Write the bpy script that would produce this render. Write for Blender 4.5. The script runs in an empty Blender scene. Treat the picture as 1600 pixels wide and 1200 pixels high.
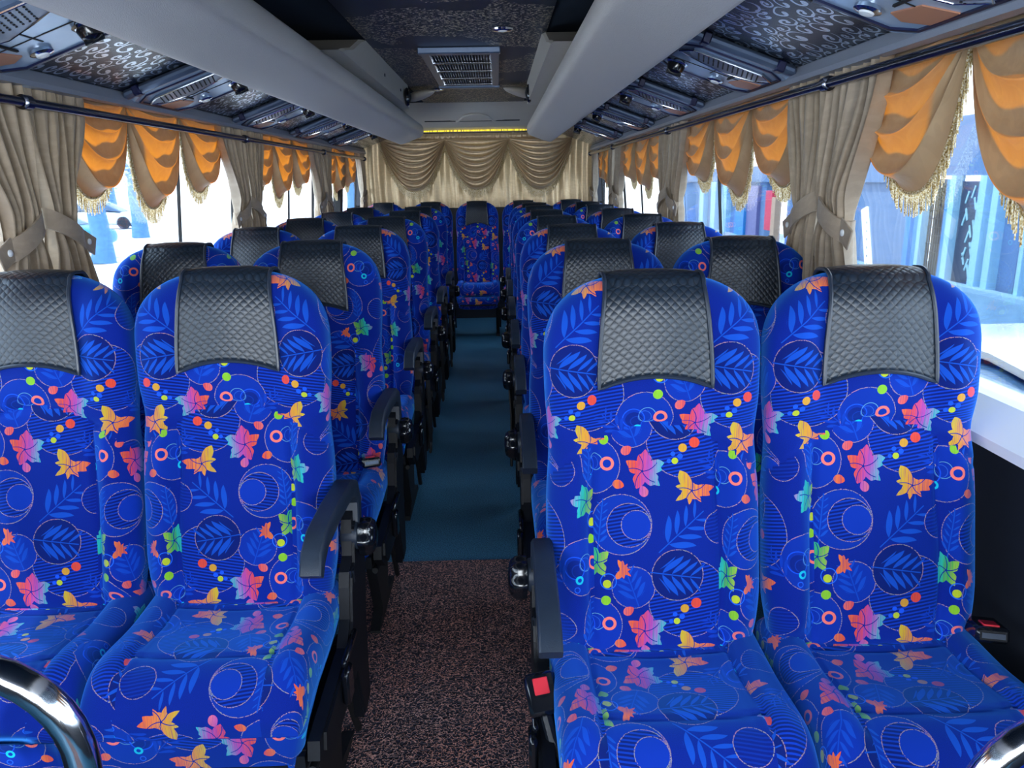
import bpy, math, random
import numpy as np
from mathutils import Vector, Matrix
from math import pi, sin, cos, tan, atan, atan2, sqrt, exp, radians as R
random.seed(7)
SC = bpy.context.scene
COL = SC.collection

# ------------------------------------------------------------------ camera
CAM = Vector((0.17, 0.0, 1.34))
pitch, yaw, roll = R(14.814), R(0.798), .018
fwd = Vector((sin(yaw)*cos(pitch), cos(yaw)*cos(pitch), -sin(pitch)))
rgt = Vector((cos(yaw), -sin(yaw), 0)); upv = rgt.cross(fwd)
r2 = rgt*cos(roll) - upv*sin(roll); u2 = rgt*sin(roll) + upv*cos(roll)
cd = bpy.data.cameras.new('camera'); cam = bpy.data.objects.new('camera', cd); COL.objects.link(cam)
cd.sensor_width = 36; cd.lens = 27.0; cd.clip_start = .02; cd.clip_end = 300
m = Matrix((r2, u2, -fwd)).transposed().to_4x4(); m.translation = CAM
cam.matrix_world = m
SC.camera = cam

# ------------------------------------------------------------------ world, sun, exposure
SC.view_settings.view_transform = 'Standard'; SC.view_settings.look = 'None'
SC.view_settings.gamma = 1; SC.view_settings.use_curve_mapping = False
SC.view_settings.exposure = 1.30
SC.cycles.use_denoising = True
SC.cycles.max_bounces = 7; SC.cycles.diffuse_bounces = 4; SC.cycles.glossy_bounces = 3
SC.cycles.transmission_bounces = 5; SC.cycles.transparent_max_bounces = 12
SC.cycles.sample_clamp_indirect = 6; SC.cycles.caustics_reflective = False; SC.cycles.caustics_refractive = False
w = bpy.data.worlds.new('sky'); SC.world = w; w.use_nodes = True
wn = w.node_tree; wn.nodes.clear()
tc = wn.nodes.new('ShaderNodeTexCoord'); sx = wn.nodes.new('ShaderNodeSeparateXYZ')
cr = wn.nodes.new('ShaderNodeValToRGB'); bg = wn.nodes.new('ShaderNodeBackground'); wo = wn.nodes.new('ShaderNodeOutputWorld')
wn.links.new(tc.outputs['Generated'], sx.inputs[0]); wn.links.new(sx.outputs[2], cr.inputs[0])
cr.color_ramp.elements[0].color = (.86, .93, 1, 1); cr.color_ramp.elements[1].color = (.50, .72, 1, 1)
wn.links.new(cr.outputs[0], bg.inputs[0]); bg.inputs[1].default_value = 2.3
wn.links.new(bg.outputs[0], wo.inputs[0])
sl = bpy.data.lights.new('sun', 'SUN'); sl.energy = 3.2; sl.angle = R(1.0); sl.color = (1, .95, .87)
so = bpy.data.objects.new('sun', sl); COL.objects.link(so); so.rotation_euler = (R(12), R(-24), 0)

def portal(loc, rot, sx_, sy_):
    l = bpy.data.lights.new('window_daylight', 'AREA'); l.shape = 'RECTANGLE'; l.size = sx_; l.size_y = sy_
    l.cycles.is_portal = True
    o = bpy.data.objects.new('window_daylight', l); COL.objects.link(o); o.location = loc; o.rotation_euler = rot
# portals sit in the window openings and only guide the sky light in
portal((-1.26, 3.0, 1.25), (0, R(-90), 0), .78, 9.6)
portal((1.26, 3.0, 1.25), (0, R(90), 0), .78, 9.6)
portal((0, -2.02, 1.3), (R(90), 0, 0), 2.1, 1.3)

wl = bpy.data.lights.new('windscreen_fill_lamp', 'AREA'); wl.shape = 'RECTANGLE'; wl.size = 2.0; wl.size_y = 1.1  # added fill lamp inside the windscreen, lifts seats, racks and rear curtain
wl.energy = 34; wl.color = (.90, .95, 1)
wlo = bpy.data.objects.new('windscreen_fill_lamp', wl); COL.objects.link(wlo); wlo.location = (0, -1.93, 1.32); wlo.rotation_euler = (R(90), 0, 0)
portal((0, 7.80, 1.42), (R(-90), 0, 0), 1.9, .6)

# ------------------------------------------------------------------ node helper
class G:
    def __init__(s, name):
        s.m = bpy.data.materials.new(name); s.m.use_nodes = True
        s.t = s.m.node_tree; s.t.nodes.clear()
        s.out = s.t.nodes.new('ShaderNodeOutputMaterial')
    def n(s, typ, **kw):
        x = s.t.nodes.new(typ)
        for k, v in kw.items(): setattr(x, k, v)
        return x
    def put(s, sock, v):
        if v is None: return
        if isinstance(v, bpy.types.NodeSocket): s.t.links.new(v, sock)
        else:
            try: sock.default_value = v
            except Exception:
                sock.default_value = tuple(v) + (1,) if len(v) == 3 else v
    def f(s, op, a, b=None, c=None, clamp=False):
        x = s.n('ShaderNodeMath', operation=op); x.use_clamp = clamp
        s.put(x.inputs[0], a); s.put(x.inputs[1], b); s.put(x.inputs[2], c); return x.outputs[0]
    def v(s, op, a, b=None, c=None):
        x = s.n('ShaderNodeVectorMath', operation=op)
        s.put(x.inputs[0], a); s.put(x.inputs[1], b); s.put(x.inputs[2], c)
        return x.outputs[1] if op in ('LENGTH', 'DISTANCE', 'DOT_PRODUCT') else x.outputs[0]
    def mix(s, fac, a, b):
        x = s.n('ShaderNodeMix', data_type='RGBA'); s.put(x.inputs[0], fac); s.put(x.inputs[6], a); s.put(x.inputs[7], b)
        return x.outputs[2]
    def ramp(s, fac, stops, interp='LINEAR'):
        x = s.n('ShaderNodeValToRGB'); x.color_ramp.interpolation = interp
        e = x.color_ramp.elements
        while len(e) < len(stops): e.new(.5)
        for i, (p, c) in enumerate(stops):
            e[i].position = p; e[i].color = tuple(c) + (1,) if len(c) == 3 else c
        s.put(x.inputs[0], fac); return x.outputs[0]
    def noise(s, vec, scale, detail=2, rough=.5, dim='3D'):
        x = s.n('ShaderNodeTexNoise', noise_dimensions=dim)
        if vec is not None: s.put(x.inputs['Vector'], vec)
        x.inputs['Scale'].default_value = scale; x.inputs['Detail'].default_value = detail; x.inputs['Roughness'].default_value = rough
        return x.outputs[0]
    def sep(s, v):
        x = s.n('ShaderNodeSeparateXYZ'); s.put(x.inputs[0], v); return x.outputs
    def comb(s, a, b, c=0):
        x = s.n('ShaderNodeCombineXYZ'); s.put(x.inputs[0], a); s.put(x.inputs[1], b); s.put(x.inputs[2], c); return x.outputs[0]
    def uv(s): return s.n('ShaderNodeTexCoord').outputs['UV']
    def obj(s): return s.n('ShaderNodeTexCoord').outputs['Object']
    def bump(s, h, strength=.3, dist=.01):
        x = s.n('ShaderNodeBump'); x.inputs['Strength'].default_value = strength; x.inputs['Distance'].default_value = dist
        s.put(x.inputs['Height'], h); return x.outputs[0]
    def bsdf(s, color=(.5, .5, .5), rough=.5, metal=0, spec=.5, normal=None, sheen=0, sheen_tint=None, coat=0, em=None, em_s=0, final=True, sheen_rough=.4):
        x = s.n('ShaderNodeBsdfPrincipled')
        s.put(x.inputs['Base Color'], color); s.put(x.inputs['Roughness'], rough); s.put(x.inputs['Metallic'], metal)
        s.put(x.inputs['Specular IOR Level'], spec)
        if normal is not None: s.put(x.inputs['Normal'], normal)
        if sheen:
            x.inputs['Sheen Weight'].default_value = sheen; x.inputs['Sheen Roughness'].default_value = sheen_rough
            if sheen_tint: x.inputs['Sheen Tint'].default_value = tuple(sheen_tint) + (1,)
        if coat: x.inputs['Coat Weight'].default_value = coat
        if em: x.inputs['Emission Color'].default_value = tuple(em) + (1,); x.inputs['Emission Strength'].default_value = em_s
        if final: s.t.links.new(x.outputs[0], s.out.inputs[0])
        return x.outputs[0]
def srgb(r, g, b):
    return tuple(((c/255)/12.92 if c/255 <= .04045 else (((c/255)+.055)/1.055)**2.4) for c in (r, g, b))
def plain(name, col, rough=.5, metal=0, spec=.5, noise=0, nscale=40, bump=0, bscale=200, coat=0):
    g = G(name); c = tuple(col)
    o = g.obj()
    if noise:
        nf = g.noise(o, nscale, 3)
        c = g.mix(nf, tuple(x*(1-noise) for x in col), tuple(min(1, x*(1+noise)) for x in col))
    nm = g.bump(g.noise(o, bscale, 2), bump, .004) if bump else None
    g.bsdf(c, rough, metal, spec, nm, coat=coat); return g.m

M = {}
M['black'] = plain('black_plastic', srgb(20, 26, 35), .42, noise=.25, nscale=25, bump=.15, bscale=600)
M['arm'] = plain('worn_armrest_plastic', srgb(36, 47, 62), .42, noise=.25, nscale=25, bump=.15, bscale=600)
M['blackdeep'] = plain('dark_housing_plastic', srgb(11, 15, 23), .55, spec=.3)
M['blackgloss'] = plain('glossy_black_plastic', srgb(14, 17, 24), .16, spec=.7)
M['steel'] = plain('dark_steel', srgb(70, 78, 92), .28, metal=.9, noise=.15)
M['chrome'] = plain('chrome_tube', (.62, .64, .68), .12, metal=1)
M['rod'] = plain('blued_steel_rod', srgb(112, 114, 126), .2, metal=1)
M['grey_pad'] = plain('grey_leatherette', srgb(200, 193, 188), .42, spec=.6, noise=.06, nscale=300, bump=.35, bscale=420)
M['grey_trim'] = plain('grey_trim_plastic', srgb(140, 146, 158), .35, noise=.05)
M['beige_trim'] = plain('beige_plastic', srgb(184, 176, 166), .45, noise=.05)
M['navy'] = plain('navy_ceiling_cloth', srgb(16, 30, 46), .9, spec=.2, noise=.2, nscale=20)
M['dark'] = plain('dark_wall_panel', srgb(20, 26, 38), .7, noise=.2)
M['rubber'] = plain('black_rubber', srgb(12, 14, 18), .6)
M['white'] = plain('white_sill', srgb(240, 244, 246), .35)
M['red'] = plain('red_button', srgb(215, 45, 60), .4)
M['console'] = plain('silver_blue_plastic', srgb(176, 200, 226), .25, metal=.3, noise=.06, nscale=15)
M['console_dark'] = plain('console_dark_bar', srgb(92, 108, 134), .3, metal=.4)
M['console_blue'] = plain('console_blue_clip', srgb(22, 28, 66), .3, metal=.2)
M['orange_lens'] = plain('amber_panel', srgb(190, 130, 100), .35)
M['piping'] = plain('black_piping', srgb(36, 46, 62), .35)

# ---- seat fabric: blue velour printed with discs, leaves, rings and dots (one repeat = 240 x 250 units, 0.30 x 0.31 m)
def fabric():
    g = G('leaf_print_velour'); TW, TH = 240., 250.
    uvs = g.uv()
    P = g.v('MULTIPLY', uvs, (TW/.30, TH/.31, 0))
    # slightly irregular woven outlines
    wig = g.noise(uvs, 260, 1)
    SPX, SPY, _ = g.sep(P)
    hatch = g.f('SINE', g.f('MULTIPLY', g.f('ADD', g.f('MULTIPLY', SPX, .17), SPY), 2*pi/5.6))
    hatchm = g.f('GREATER_THAN', hatch, .15)
    thread = g.noise(g.v('MULTIPLY', uvs, (900, 14, 1)), 1, 1)
    line = g.mix(g.noise(uvs, 60, 1), srgb(190, 110, 150), srgb(120, 160, 140))
    dash = g.f('GREATER_THAN', g.noise(uvs, 420, 0), .40)
    dash = g.f('MULTIPLY', dash, .8)
    # pile speckle
    sp = g.noise(uvs, 900, 0)
    BASE = srgb(2, 36, 146); DEEP = srgb(2, 20, 104); LIGHT = srgb(6, 54, 182); LEAF = srgb(14, 74, 188)
    col = g.mix(g.f('MULTIPLY', sp, .9), srgb(1, 22, 112), srgb(2, 36, 156))
    def local(cx, cy):   # coordinates about a centre, wrapped on the repeat (y down)
        x = g.n('ShaderNodeVectorMath', operation='WRAP')
        g.put(x.inputs[0], P); x.inputs[1].default_value = (cx+TW/2, cy+TH/2, 1); x.inputs[2].default_value = (cx-TW/2, cy-TH/2, -1)
        return g.v('SUBTRACT', x.outputs[0], (cx, cy, 0))
    def disc(col, cx, cy, r, fill, outline=True, fac=1.0, hatched=None, sub=None):
        L = local(cx, cy); d = g.v('LENGTH', L); m_ = g.f('LESS_THAN', d, r)
        if fac < 1: m_ = g.f('MULTIPLY', m_, fac)
        if hatched is not None:
            col = g.mix(m_, col, g.mix(hatchm, hatched, fill))
        else: col = g.mix(m_, col, fill)
        if outline:
            o = g.n('ShaderNodeMath', operation='COMPARE'); g.put(o.inputs[0], g.f('ADD', d, g.f('MULTIPLY', wig, 1.6))); o.inputs[1].default_value = r+.5; o.inputs[2].default_value = .62
            col = g.mix(g.f('MULTIPLY', o.outputs[0], dash), col, line)
        return col
    def ring(col, cx, cy, r, wd, c, stripe=False):
        d = g.v('LENGTH', local(cx, cy))
        o = g.n('ShaderNodeMath', operation='COMPARE'); g.put(o.inputs[0], d); o.inputs[1].default_value = r; o.inputs[2].default_value = wd
        cc = g.mix(thread, c, srgb(235, 110, 90)) if stripe else c
        return g.mix(o.outputs[0], col, cc)
    def spray(col, cx, cy, ang, Ln, s, ll, wd, c, deep=None):
        L = local(cx, cy)
        rt = g.n('ShaderNodeVectorRotate', rotation_type='Z_AXIS'); g.put(rt.inputs['Vector'], L); rt.inputs['Angle'].default_value = ang
        X, Y, _ = g.sep(rt.outputs[0])
        ya = g.f('ABSOLUTE', Y)
        k = g.f('SUBTRACT', X, g.f('MULTIPLY', ya, .95))
        c2 = g.f('SUBTRACT', g.f('FLOORED_MODULO', k, s), s/2)
        cell = g.f('SUBTRACT', k, c2)             # position of this leaflet's root
        lx = g.f('MULTIPLY_ADD', cell, -.45*ll/Ln, ll*.9)   # leaflets shorten towards the tip
        para = g.f('MULTIPLY', g.f('MULTIPLY', g.f('SUBTRACT', ya, 1.2), g.f('SUBTRACT', lx, ya)), wd*4/(ll*ll))
        m1 = g.f('LESS_THAN', g.f('ABSOLUTE', c2), para)
        m2 = g.f('COMPARE', k, 0, Ln/2)
        stem = g.f('MULTIPLY', g.f('LESS_THAN', ya, .9), g.f('COMPARE', X, 0, Ln*.62))
        mm = g.f('MAXIMUM', g.f('MULTIPLY', m1, m2), stem)
        return g.mix(mm, col, c)
    def leaf(col, cx, cy, r, ang, prof, stops, veins=True, gdir=(1, .15)):
        L = local(cx, cy); X, Y, _ = g.sep(L)
        th = g.f('ARCTAN2', Y, X)
        t01 = g.f('FRACT', g.f('ADD', g.f('MULTIPLY', th, 1/(2*pi)), ang/(2*pi)+1))
        fc = g.n('ShaderNodeFloatCurve'); cv = fc.mapping.curves[0]
        pts = prof
        while len(cv.points) < len(pts): cv.points.new(.5, .5)
        for i, (a, b) in enumerate(pts):
            cv.points[i].location = (a, b); cv.points[i].handle_type = 'VECTOR'
        fc.mapping.update(); g.put(fc.inputs['Value'], t01)
        d = g.v('LENGTH', L)
        mk = g.f('LESS_THAN', d, g.f('MULTIPLY', fc.outputs[0], r))
        if veins:
            # dark vein between the lobes
            vv = g.f('ABSOLUTE', g.f('SINE', g.f('ADD', g.f('MULTIPLY', th, 2.5), g.f('MULTIPLY', d, .05))))
            vm = g.f('GREATER_THAN', g.f('MULTIPLY', vv, d), 1.7)
            vm = g.f('MAXIMUM', vm, g.f('GREATER_THAN', d, r*.72))
            mk = g.f('MULTIPLY', mk, vm)
        gx = g.f('ADD', g.f('MULTIPLY', X, gdir[0]/(2.4*r)), g.f('MULTIPLY', Y, gdir[1]/(2.4*r)))
        gx = g.f('ADD', g.f('ADD', gx, .5), g.f('MULTIPLY', g.f('SUBTRACT', thread, .5), .55))
        return g.mix(mk, col, g.mix(g.f('MULTIPLY', g.f('GREATER_THAN', thread, .57), .45), g.ramp(gx, [(a, tuple(.82*q for q in c)) for a, c in stops]), (.10, .02, .20)))
    ORANGE, RED, PINK, PUR, TEAL, GRN, YEL, AMB = (srgb(255, 140, 60), srgb(245, 80, 50), srgb(255, 130, 120), srgb(190, 80, 190),
        srgb(20, 200, 205), srgb(60, 190, 80), srgb(205, 220, 40), srgb(235, 170, 40))
    maple = [(0, 1.), (.025, .80), (.05, .84), (.085, .58), (.11, .72), (.14, .76), (.17, .98), (.195, .78), (.23, .72), (.27, .46), (.31, .62), (.36, .80), (.40, .62), (.45, .52), (.5, .30), (.55, .52), (.61, .62), (.65, .84), (.69, .64), (.73, .50), (.77, .72), (.80, .76), (.83, .96), (.86, .78), (.89, .70), (.92, .58), (.955, .84), (1, 1.)]
    claw = [(0, 1.), (.035, .80), (.07, .55), (.10, .34), (.16, .30), (.22, .34), (.26, .55), (.31, .95), (.345, .70), (.38, .78), (.41, .50), (.44, .40), (.48, .62), (.51, .40), (.58, .34), (.62, .60), (.66, .40), (.70, .38), (.75, .80), (.79, .48), (.84, .40), (.88, .72), (.92, .55), (.96, .82), (1, 1.)]
    drop = [(0, 1), (.12, .72), (.3, .6), (.5, .62), (.7, .6), (.88, .72), (1, 1)]
    # background discs
    col = disc(col, 160, 10, 62, LIGHT, hatched=DEEP)                 # big hatched disc
    col = disc(col, 75, -10, 33, srgb(5, 44, 158))
    col = spray(col, 73, -10, 1.9, 52, 12.5, 21, 4.9, srgb(12, 68, 186))
    col = disc(col, 143, -28, 40, DEEP)
    col = spray(col, 140, -28, -.15, 64, 14.5, 30, 6.3, LEAF)
    col = disc(col, 14, 50, 44, srgb(5, 44, 156))                       # disc with rings
    col = ring(col, -3, 50, 17, .8, srgb(20, 80, 225)); col = ring(col, 2, 55, 10, .8, srgb(20, 80, 225))
    col = disc(col, -2, 52, 14, DEEP, outline=False, fac=.7)
    col = ring(col, 18, 44, 13, .5, srgb(90, 150, 190)); col = ring(col, 14, 46, 10, .5, srgb(40, 90, 200))
    col = disc(col, 58, 142, 47, srgb(5, 45, 156))                      # nested discs with laurel edge
    col = spray(col, 26, 142, 1.45, 66, 11, 12, 3.2, LEAF)
    col = disc(col, 70, 143, 34, srgb(6, 52, 172), hatched=DEEP)
    col = disc(col, 81, 143, 23, srgb(6, 48, 166))
    col = spray(col, 150, 155, .72, 76, 18.5, 30, 6.6, LEAF)              # loose sprig
    col = disc(col, 212, 150, 26, srgb(4, 40, 150), hatched=srgb(2, 24, 122))
    col = spray(col, 206, 60, 2.3, 40, 12, 18, 4.6, srgb(8, 56, 176))
    # bright accents
    col = leaf(col, 92, 60, 36, .35, maple, [(0, ORANGE), (.35, RED), (.62, PUR), (.85, TEAL), (1, TEAL)])
    col = leaf(col, 66, 28, 11, .6, drop, [(0, PINK), (1, RED)], False)
    col = leaf(col, 53, 79, 11, -.3, drop, [(0, ORANGE), (1, RED)], False)
    col = leaf(col, 94, 93, 11, 1.9, drop, [(0, PUR), (1, PINK)], False)
    col = leaf(col, 168, 92, 37, 2.1, claw, [(0, YEL), (.35, AMB), (.6, ORANGE), (1, RED)])
    col = leaf(col, 20, 200, 30, 3.0, maple, [(0, PUR), (.25, TEAL), (.5, GRN), (.85, YEL), (1, AMB)])
    col = leaf(col, 60, 212, 19, 4.0, claw, [(0, ORANGE), (1, RED)], False)
    for cx, cy, r_, c in ((172, 17, 8, RED), (154, 25, 6.6, AMB), (142, 45, 5, YEL), (35, 234, 6.5, YEL), (33, 10, 7.5, srgb(150, 215, 40))):
        col = disc(col, cx, cy, r_, g.mix(thread, c, tuple(.6*x for x in c)), outline=False)
    for cx, cy, r_ in ((150, 38, 4.2), (139, 34, 3.6), (133, 45, 3.4)):
        col = disc(col, cx, cy, r_, srgb(24, 84, 232), outline=False)
    col = ring(col, 37, 230, 12, .8, srgb(30, 100, 230))
    col = ring(col, 38, 47, 8.6, 2.2, PINK, True); col = ring(col, 4, 69, 5, 1.7, srgb(20, 190, 220)); col = ring(col, 0, 84, 4, .8, srgb(30, 90, 220))
    g.bsdf(col, .85, 0, .15, sheen=1.0, sheen_tint=(.05, .30, 1), sheen_rough=.5)
    return g.m
M['fabric'] = fabric()

def quilt():
    g = G('quilted_leatherette'); uvs = g.uv(); X, Y, _ = g.sep(uvs)
    k = 2*pi/.0175
    a = g.f('ABSOLUTE', g.f('SINE', g.f('MULTIPLY', g.f('ADD', X, Y), k/2)))
    b = g.f('ABSOLUTE', g.f('SINE', g.f('MULTIPLY', g.f('SUBTRACT', X, Y), k/2)))
    h = g.f('POWER', g.f('MULTIPLY', a, b), .5)
    h2 = g.f('ADD', h, g.f('MULTIPLY', g.noise(uvs, 14, 2), .8))
    c = g.mix(h, srgb(6, 14, 24), srgb(25, 40, 56))
    g.bsdf(c, .38, 0, .55, g.bump(h2, .22, .005)); return g.m
M['quilt'] = quilt()

def cloth(name, base, dark, trans, tfac, scale=1., folds=None, rough=.5, metal=0):
    g = G(name); uvs = g.uv()
    dist = g.noise(uvs, 9*scale, 2)
    v = g.v('ADD', g.v('MULTIPLY', uvs, (13*scale, 13*scale, 1)), g.comb(g.f('MULTIPLY', dist, 2.2), g.f('MULTIPLY', dist, -1.7)))
    ww = g.n('ShaderNodeTexWave', wave_type='RINGS'); g.put(ww.inputs['Vector'], v); ww.inputs['Scale'].default_value = .9; ww.inputs['Distortion'].default_value = 7; ww.inputs['Detail'].default_value = 1
    dam = g.f('GREATER_THAN', ww.outputs[1], .72)
    c = g.mix(g.f('MULTIPLY', dam, .14), base, tuple(min(1, x*1.45) for x in base))
    c = g.mix(g.f('MULTIPLY', g.noise(uvs, 30, 3), .5), c, dark)
    nm = g.bump(g.f('ADD', g.noise(uvs, 60, 3), g.f('MULTIPLY', dam, .3)), .25, .004)
    b = g.bsdf(c, rough, metal, .35+(.5-rough)*2, nm, sheen=.25, final=False)
    t = g.n('ShaderNodeBsdfTranslucent'); g.put(t.inputs[0], g.mix(g.f('MULTIPLY', dam, .25), trans, tuple(min(1, x*1.3) for x in trans))); g.put(t.inputs[1], nm)
    mx = g.n('ShaderNodeMixShader'); mx.inputs[0].default_value = tfac
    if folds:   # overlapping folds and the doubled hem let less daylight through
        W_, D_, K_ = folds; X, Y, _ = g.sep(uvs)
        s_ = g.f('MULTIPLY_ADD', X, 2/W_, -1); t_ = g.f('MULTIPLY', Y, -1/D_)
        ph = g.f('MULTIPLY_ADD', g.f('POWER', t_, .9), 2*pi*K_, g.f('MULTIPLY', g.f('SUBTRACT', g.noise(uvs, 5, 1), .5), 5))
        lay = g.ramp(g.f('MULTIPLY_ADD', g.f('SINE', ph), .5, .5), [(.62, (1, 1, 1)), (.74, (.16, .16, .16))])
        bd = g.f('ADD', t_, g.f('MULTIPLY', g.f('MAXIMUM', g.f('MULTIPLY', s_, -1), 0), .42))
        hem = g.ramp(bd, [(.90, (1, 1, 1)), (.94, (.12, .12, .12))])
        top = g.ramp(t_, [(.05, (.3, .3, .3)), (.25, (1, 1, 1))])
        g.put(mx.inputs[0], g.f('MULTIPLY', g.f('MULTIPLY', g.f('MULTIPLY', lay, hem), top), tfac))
    g.t.links.new(b, mx.inputs[1]); g.t.links.new(t.outputs[0], mx.inputs[2]); g.t.links.new(mx.outputs[0], g.out.inputs[0])
    return g.m
M['curtain'] = cloth('beige_damask', srgb(178, 160, 138), srgb(118, 102, 86), srgb(180, 150, 105), .05, scale=.8)
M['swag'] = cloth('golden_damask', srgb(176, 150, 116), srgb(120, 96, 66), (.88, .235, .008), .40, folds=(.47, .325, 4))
M['rear_cloth'] = cloth('rear_satin', srgb(222, 196, 158), srgb(170, 136, 98), srgb(220, 190, 140), .10, rough=.36, metal=.45)

def fringe_mat():
    g = G('bullion_fringe'); o = g.obj()
    n_ = g.noise(o, 260, 1)
    c = g.ramp(n_, [(.3, srgb(120, 84, 30)), (.5, srgb(205, 176, 110)), (.62, srgb(235, 228, 210)), (.8, srgb(190, 140, 50))])
    g.bsdf(c, .4, .15, .6); return g.m
M['fringe'] = fringe_mat()

def glass_mat():
    g = G('window_glass'); t = g.n('ShaderNodeBsdfTransparent'); t.inputs[0].default_value = (.93, .97, 1, 1)
    gl = g.n('ShaderNodeBsdfGlossy'); gl.inputs['Roughness'].default_value = .02; gl.inputs[0].default_value = (1, 1, 1, 1)
    fr = g.n('ShaderNodeFresnel'); fr.inputs[0].default_value = 1.35
    mx = g.n('ShaderNodeMixShader'); g.t.links.new(g.f('MULTIPLY', fr.outputs[0], .6), mx.inputs[0])
    g.t.links.new(t.outputs[0], mx.inputs[1]); g.t.links.new(gl.outputs[0], mx.inputs[2]); g.t.links.new(mx.outputs[0], g.out.inputs[0]); return g.m
M['glass'] = glass_mat()

def floor_mat():
    g = G('speckled_floor_covering'); o = g.obj()
    c = g.mix(g.ramp(g.noise(o, 230, 2), [(.35, (0, 0, 0)), (.65, (1, 1, 1))]), srgb(22, 66, 92), srgb(90, 156, 188))
    c = g.mix(g.f('MULTIPLY', g.noise(o, 3, 3), .5), c, srgb(30, 78, 108))
    g.bsdf(c, .50, 0, .4, g.bump(g.noise(o, 500, 2), .4, .003)); return g.m
M['floor'] = floor_mat()
def mat_mat():
    g = G('coil_loop_mat'); o = g.obj()
    d = g.v('ADD', g.v('MULTIPLY', o, (230, 230, 0)), g.v('MULTIPLY', g.n('ShaderNodeTexNoise').outputs[1], (2, 2, 0)))
    nz = g.n('ShaderNodeTexNoise'); nz.inputs['Scale'].default_value = 115; nz.inputs['Detail'].default_value = 1; g.put(nz.inputs['Vector'], o)
    worm = g.f('ABSOLUTE', g.f('SUBTRACT', nz.outputs[0], .5))
    line = g.f('LESS_THAN', worm, .035)
    warm = g.mix(g.noise(o, 5, 2), srgb(185, 155, 150), srgb(225, 150, 130))
    c = g.mix(line, srgb(48, 44, 56), warm)
    g.bsdf(c, .6, 0, .4, g.bump(g.f('SUBTRACT', 1, g.f('MULTIPLY', worm, 8)), .6, .006)); return g.m
M['mat'] = mat_mat()

def scroll_mat(name='silver_scroll_panel', dark=srgb(30, 40, 56), k=1., bright=(.86, .94, 1.)):
    """dark laminate with silver arabesque scrolls: spirals and comma leaves on a repeat"""
    g = G(name); uvs = g.uv()
    P0 = g.v('MULTIPLY', uvs, (1/.115*k, 1/.115*k, 0))
    nz = g.n('ShaderNodeTexNoise'); g.put(nz.inputs['Vector'], P0); nz.inputs['Scale'].default_value = .9; nz.inputs['Detail'].default_value = 0
    P = g.v('ADD', P0, g.v('MULTIPLY', nz.outputs[1], (.5, .5, 0)))
    mask = None
    for (cx, cy, r0, hand, ph) in ((.25, .3, .30, 1, 0), (.75, .22, .24, -1, 1.3), (.55, .72, .31, -1, 2.4), (.08, .80, .24, 1, 4.), (.9, .62, .18, 1, 5.)):
        x = g.n('ShaderNodeVectorMath', operation='WRAP'); g.put(x.inputs[0], P)
        x.inputs[1].default_value = (cx+.5, cy+.5, 1); x.inputs[2].default_value = (cx-.5, cy-.5, -1)
        L = g.v('SUBTRACT', x.outputs[0], (cx, cy, 0)); X, Y, _ = g.sep(L); d = g.v('LENGTH', L)
        th = g.f('ARCTAN2', Y, X)
        tt = g.f('ADD', g.f('MULTIPLY', th, hand/(2*pi)), g.f('ADD', g.f('MULTIPLY', d, -1.15/r0), ph))
        fr = g.f('ABSOLUTE', g.f('SUBTRACT', g.f('FRACT', tt), .5))
        wd = g.f('MULTIPLY_ADD', d, -.16/r0, .23)
        a = g.f('MULTIPLY', g.f('LESS_THAN', fr, wd), g.f('LESS_THAN', d, r0))
        b = g.f('LESS_THAN', g.v('DISTANCE', L, (r0*.18, 0, 0)), r0*.2)
        a = g.f('MAXIMUM', a, b)
        mask = a if mask is None else g.f('MAXIMUM', mask, a)
    c = g.mix(mask, dark, bright)
    ro = g.f('MULTIPLY_ADD', mask, .0, .27)
    me = g.f('MULTIPLY_ADD', mask, .8, .1)
    g.bsdf(c, ro, me, .5, g.bump(mask, .25, .002)); return g.m
M['scroll'] = scroll_mat()

def sparkle():
    g = G('ceiling_pattern_glint'); o = g.obj()
    n1 = g.noise(g.v('MULTIPLY', o, (1, 1.6, 1)), 95, 1)
    c = g.mix(g.f('GREATER_THAN', n1, .60), srgb(26, 40, 60), srgb(215, 200, 165))  # ceiling pattern specks, with their reflected glint painted into the colour
    c = g.mix(g.f('GREATER_THAN', g.noise(o, 2.2, 1), .60), c, srgb(24, 38, 60))
    g.bsdf(c, .45, .3, .5); return g.m
M['sparkle'] = sparkle()

# ------------------------------------------------------------------ mesh helpers
def mesh(name, V, F, mat, UV=None, smooth=True, mats=None, mi=None):
    me = bpy.data.meshes.new(name); me.from_pydata([tuple(map(float, v)) for v in V], [], F); me.update()
    if UV is not None:
        ul = me.uv_layers.new(name='UVMap'); arr = np.array(UV, dtype=np.float32).reshape(-1)
        ul.data.foreach_set('uv', arr)
    for mm in (mats or [mat]): me.materials.append(mm)
    if mi is not None: me.polygons.foreach_set('material_index', mi)
    me.polygons.foreach_set('use_smooth', [smooth]*len(me.polygons))
    return me
def ob(name, me, parent=None, loc=None, rot=None):
    o = bpy.data.objects.new(name, me); COL.objects.link(o)
    if parent is not None: o.parent = parent
    if loc is not None: o.location = loc
    if rot is not None: o.rotation_euler = rot
    return o
def tag(o, label, cat, group=None, kind=None):
    if label: o['label'] = label
    if cat: o['category'] = cat
    if group: o['group'] = group
    if kind: o['kind'] = kind
    return o
def empty(name, loc=(0, 0, 0), rot=(0, 0, 0), label=None, cat=None, group=None, kind=None):
    o = bpy.data.objects.new(name, None); o.empty_display_size = .1; COL.objects.link(o); o.location = loc; o.rotation_euler = rot
    return tag(o, label, cat, group, kind)
def struct(name, me, parent=None):
    o = ob(name, me, parent)
    if parent is None: o['kind'] = 'structure'
    return o

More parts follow.
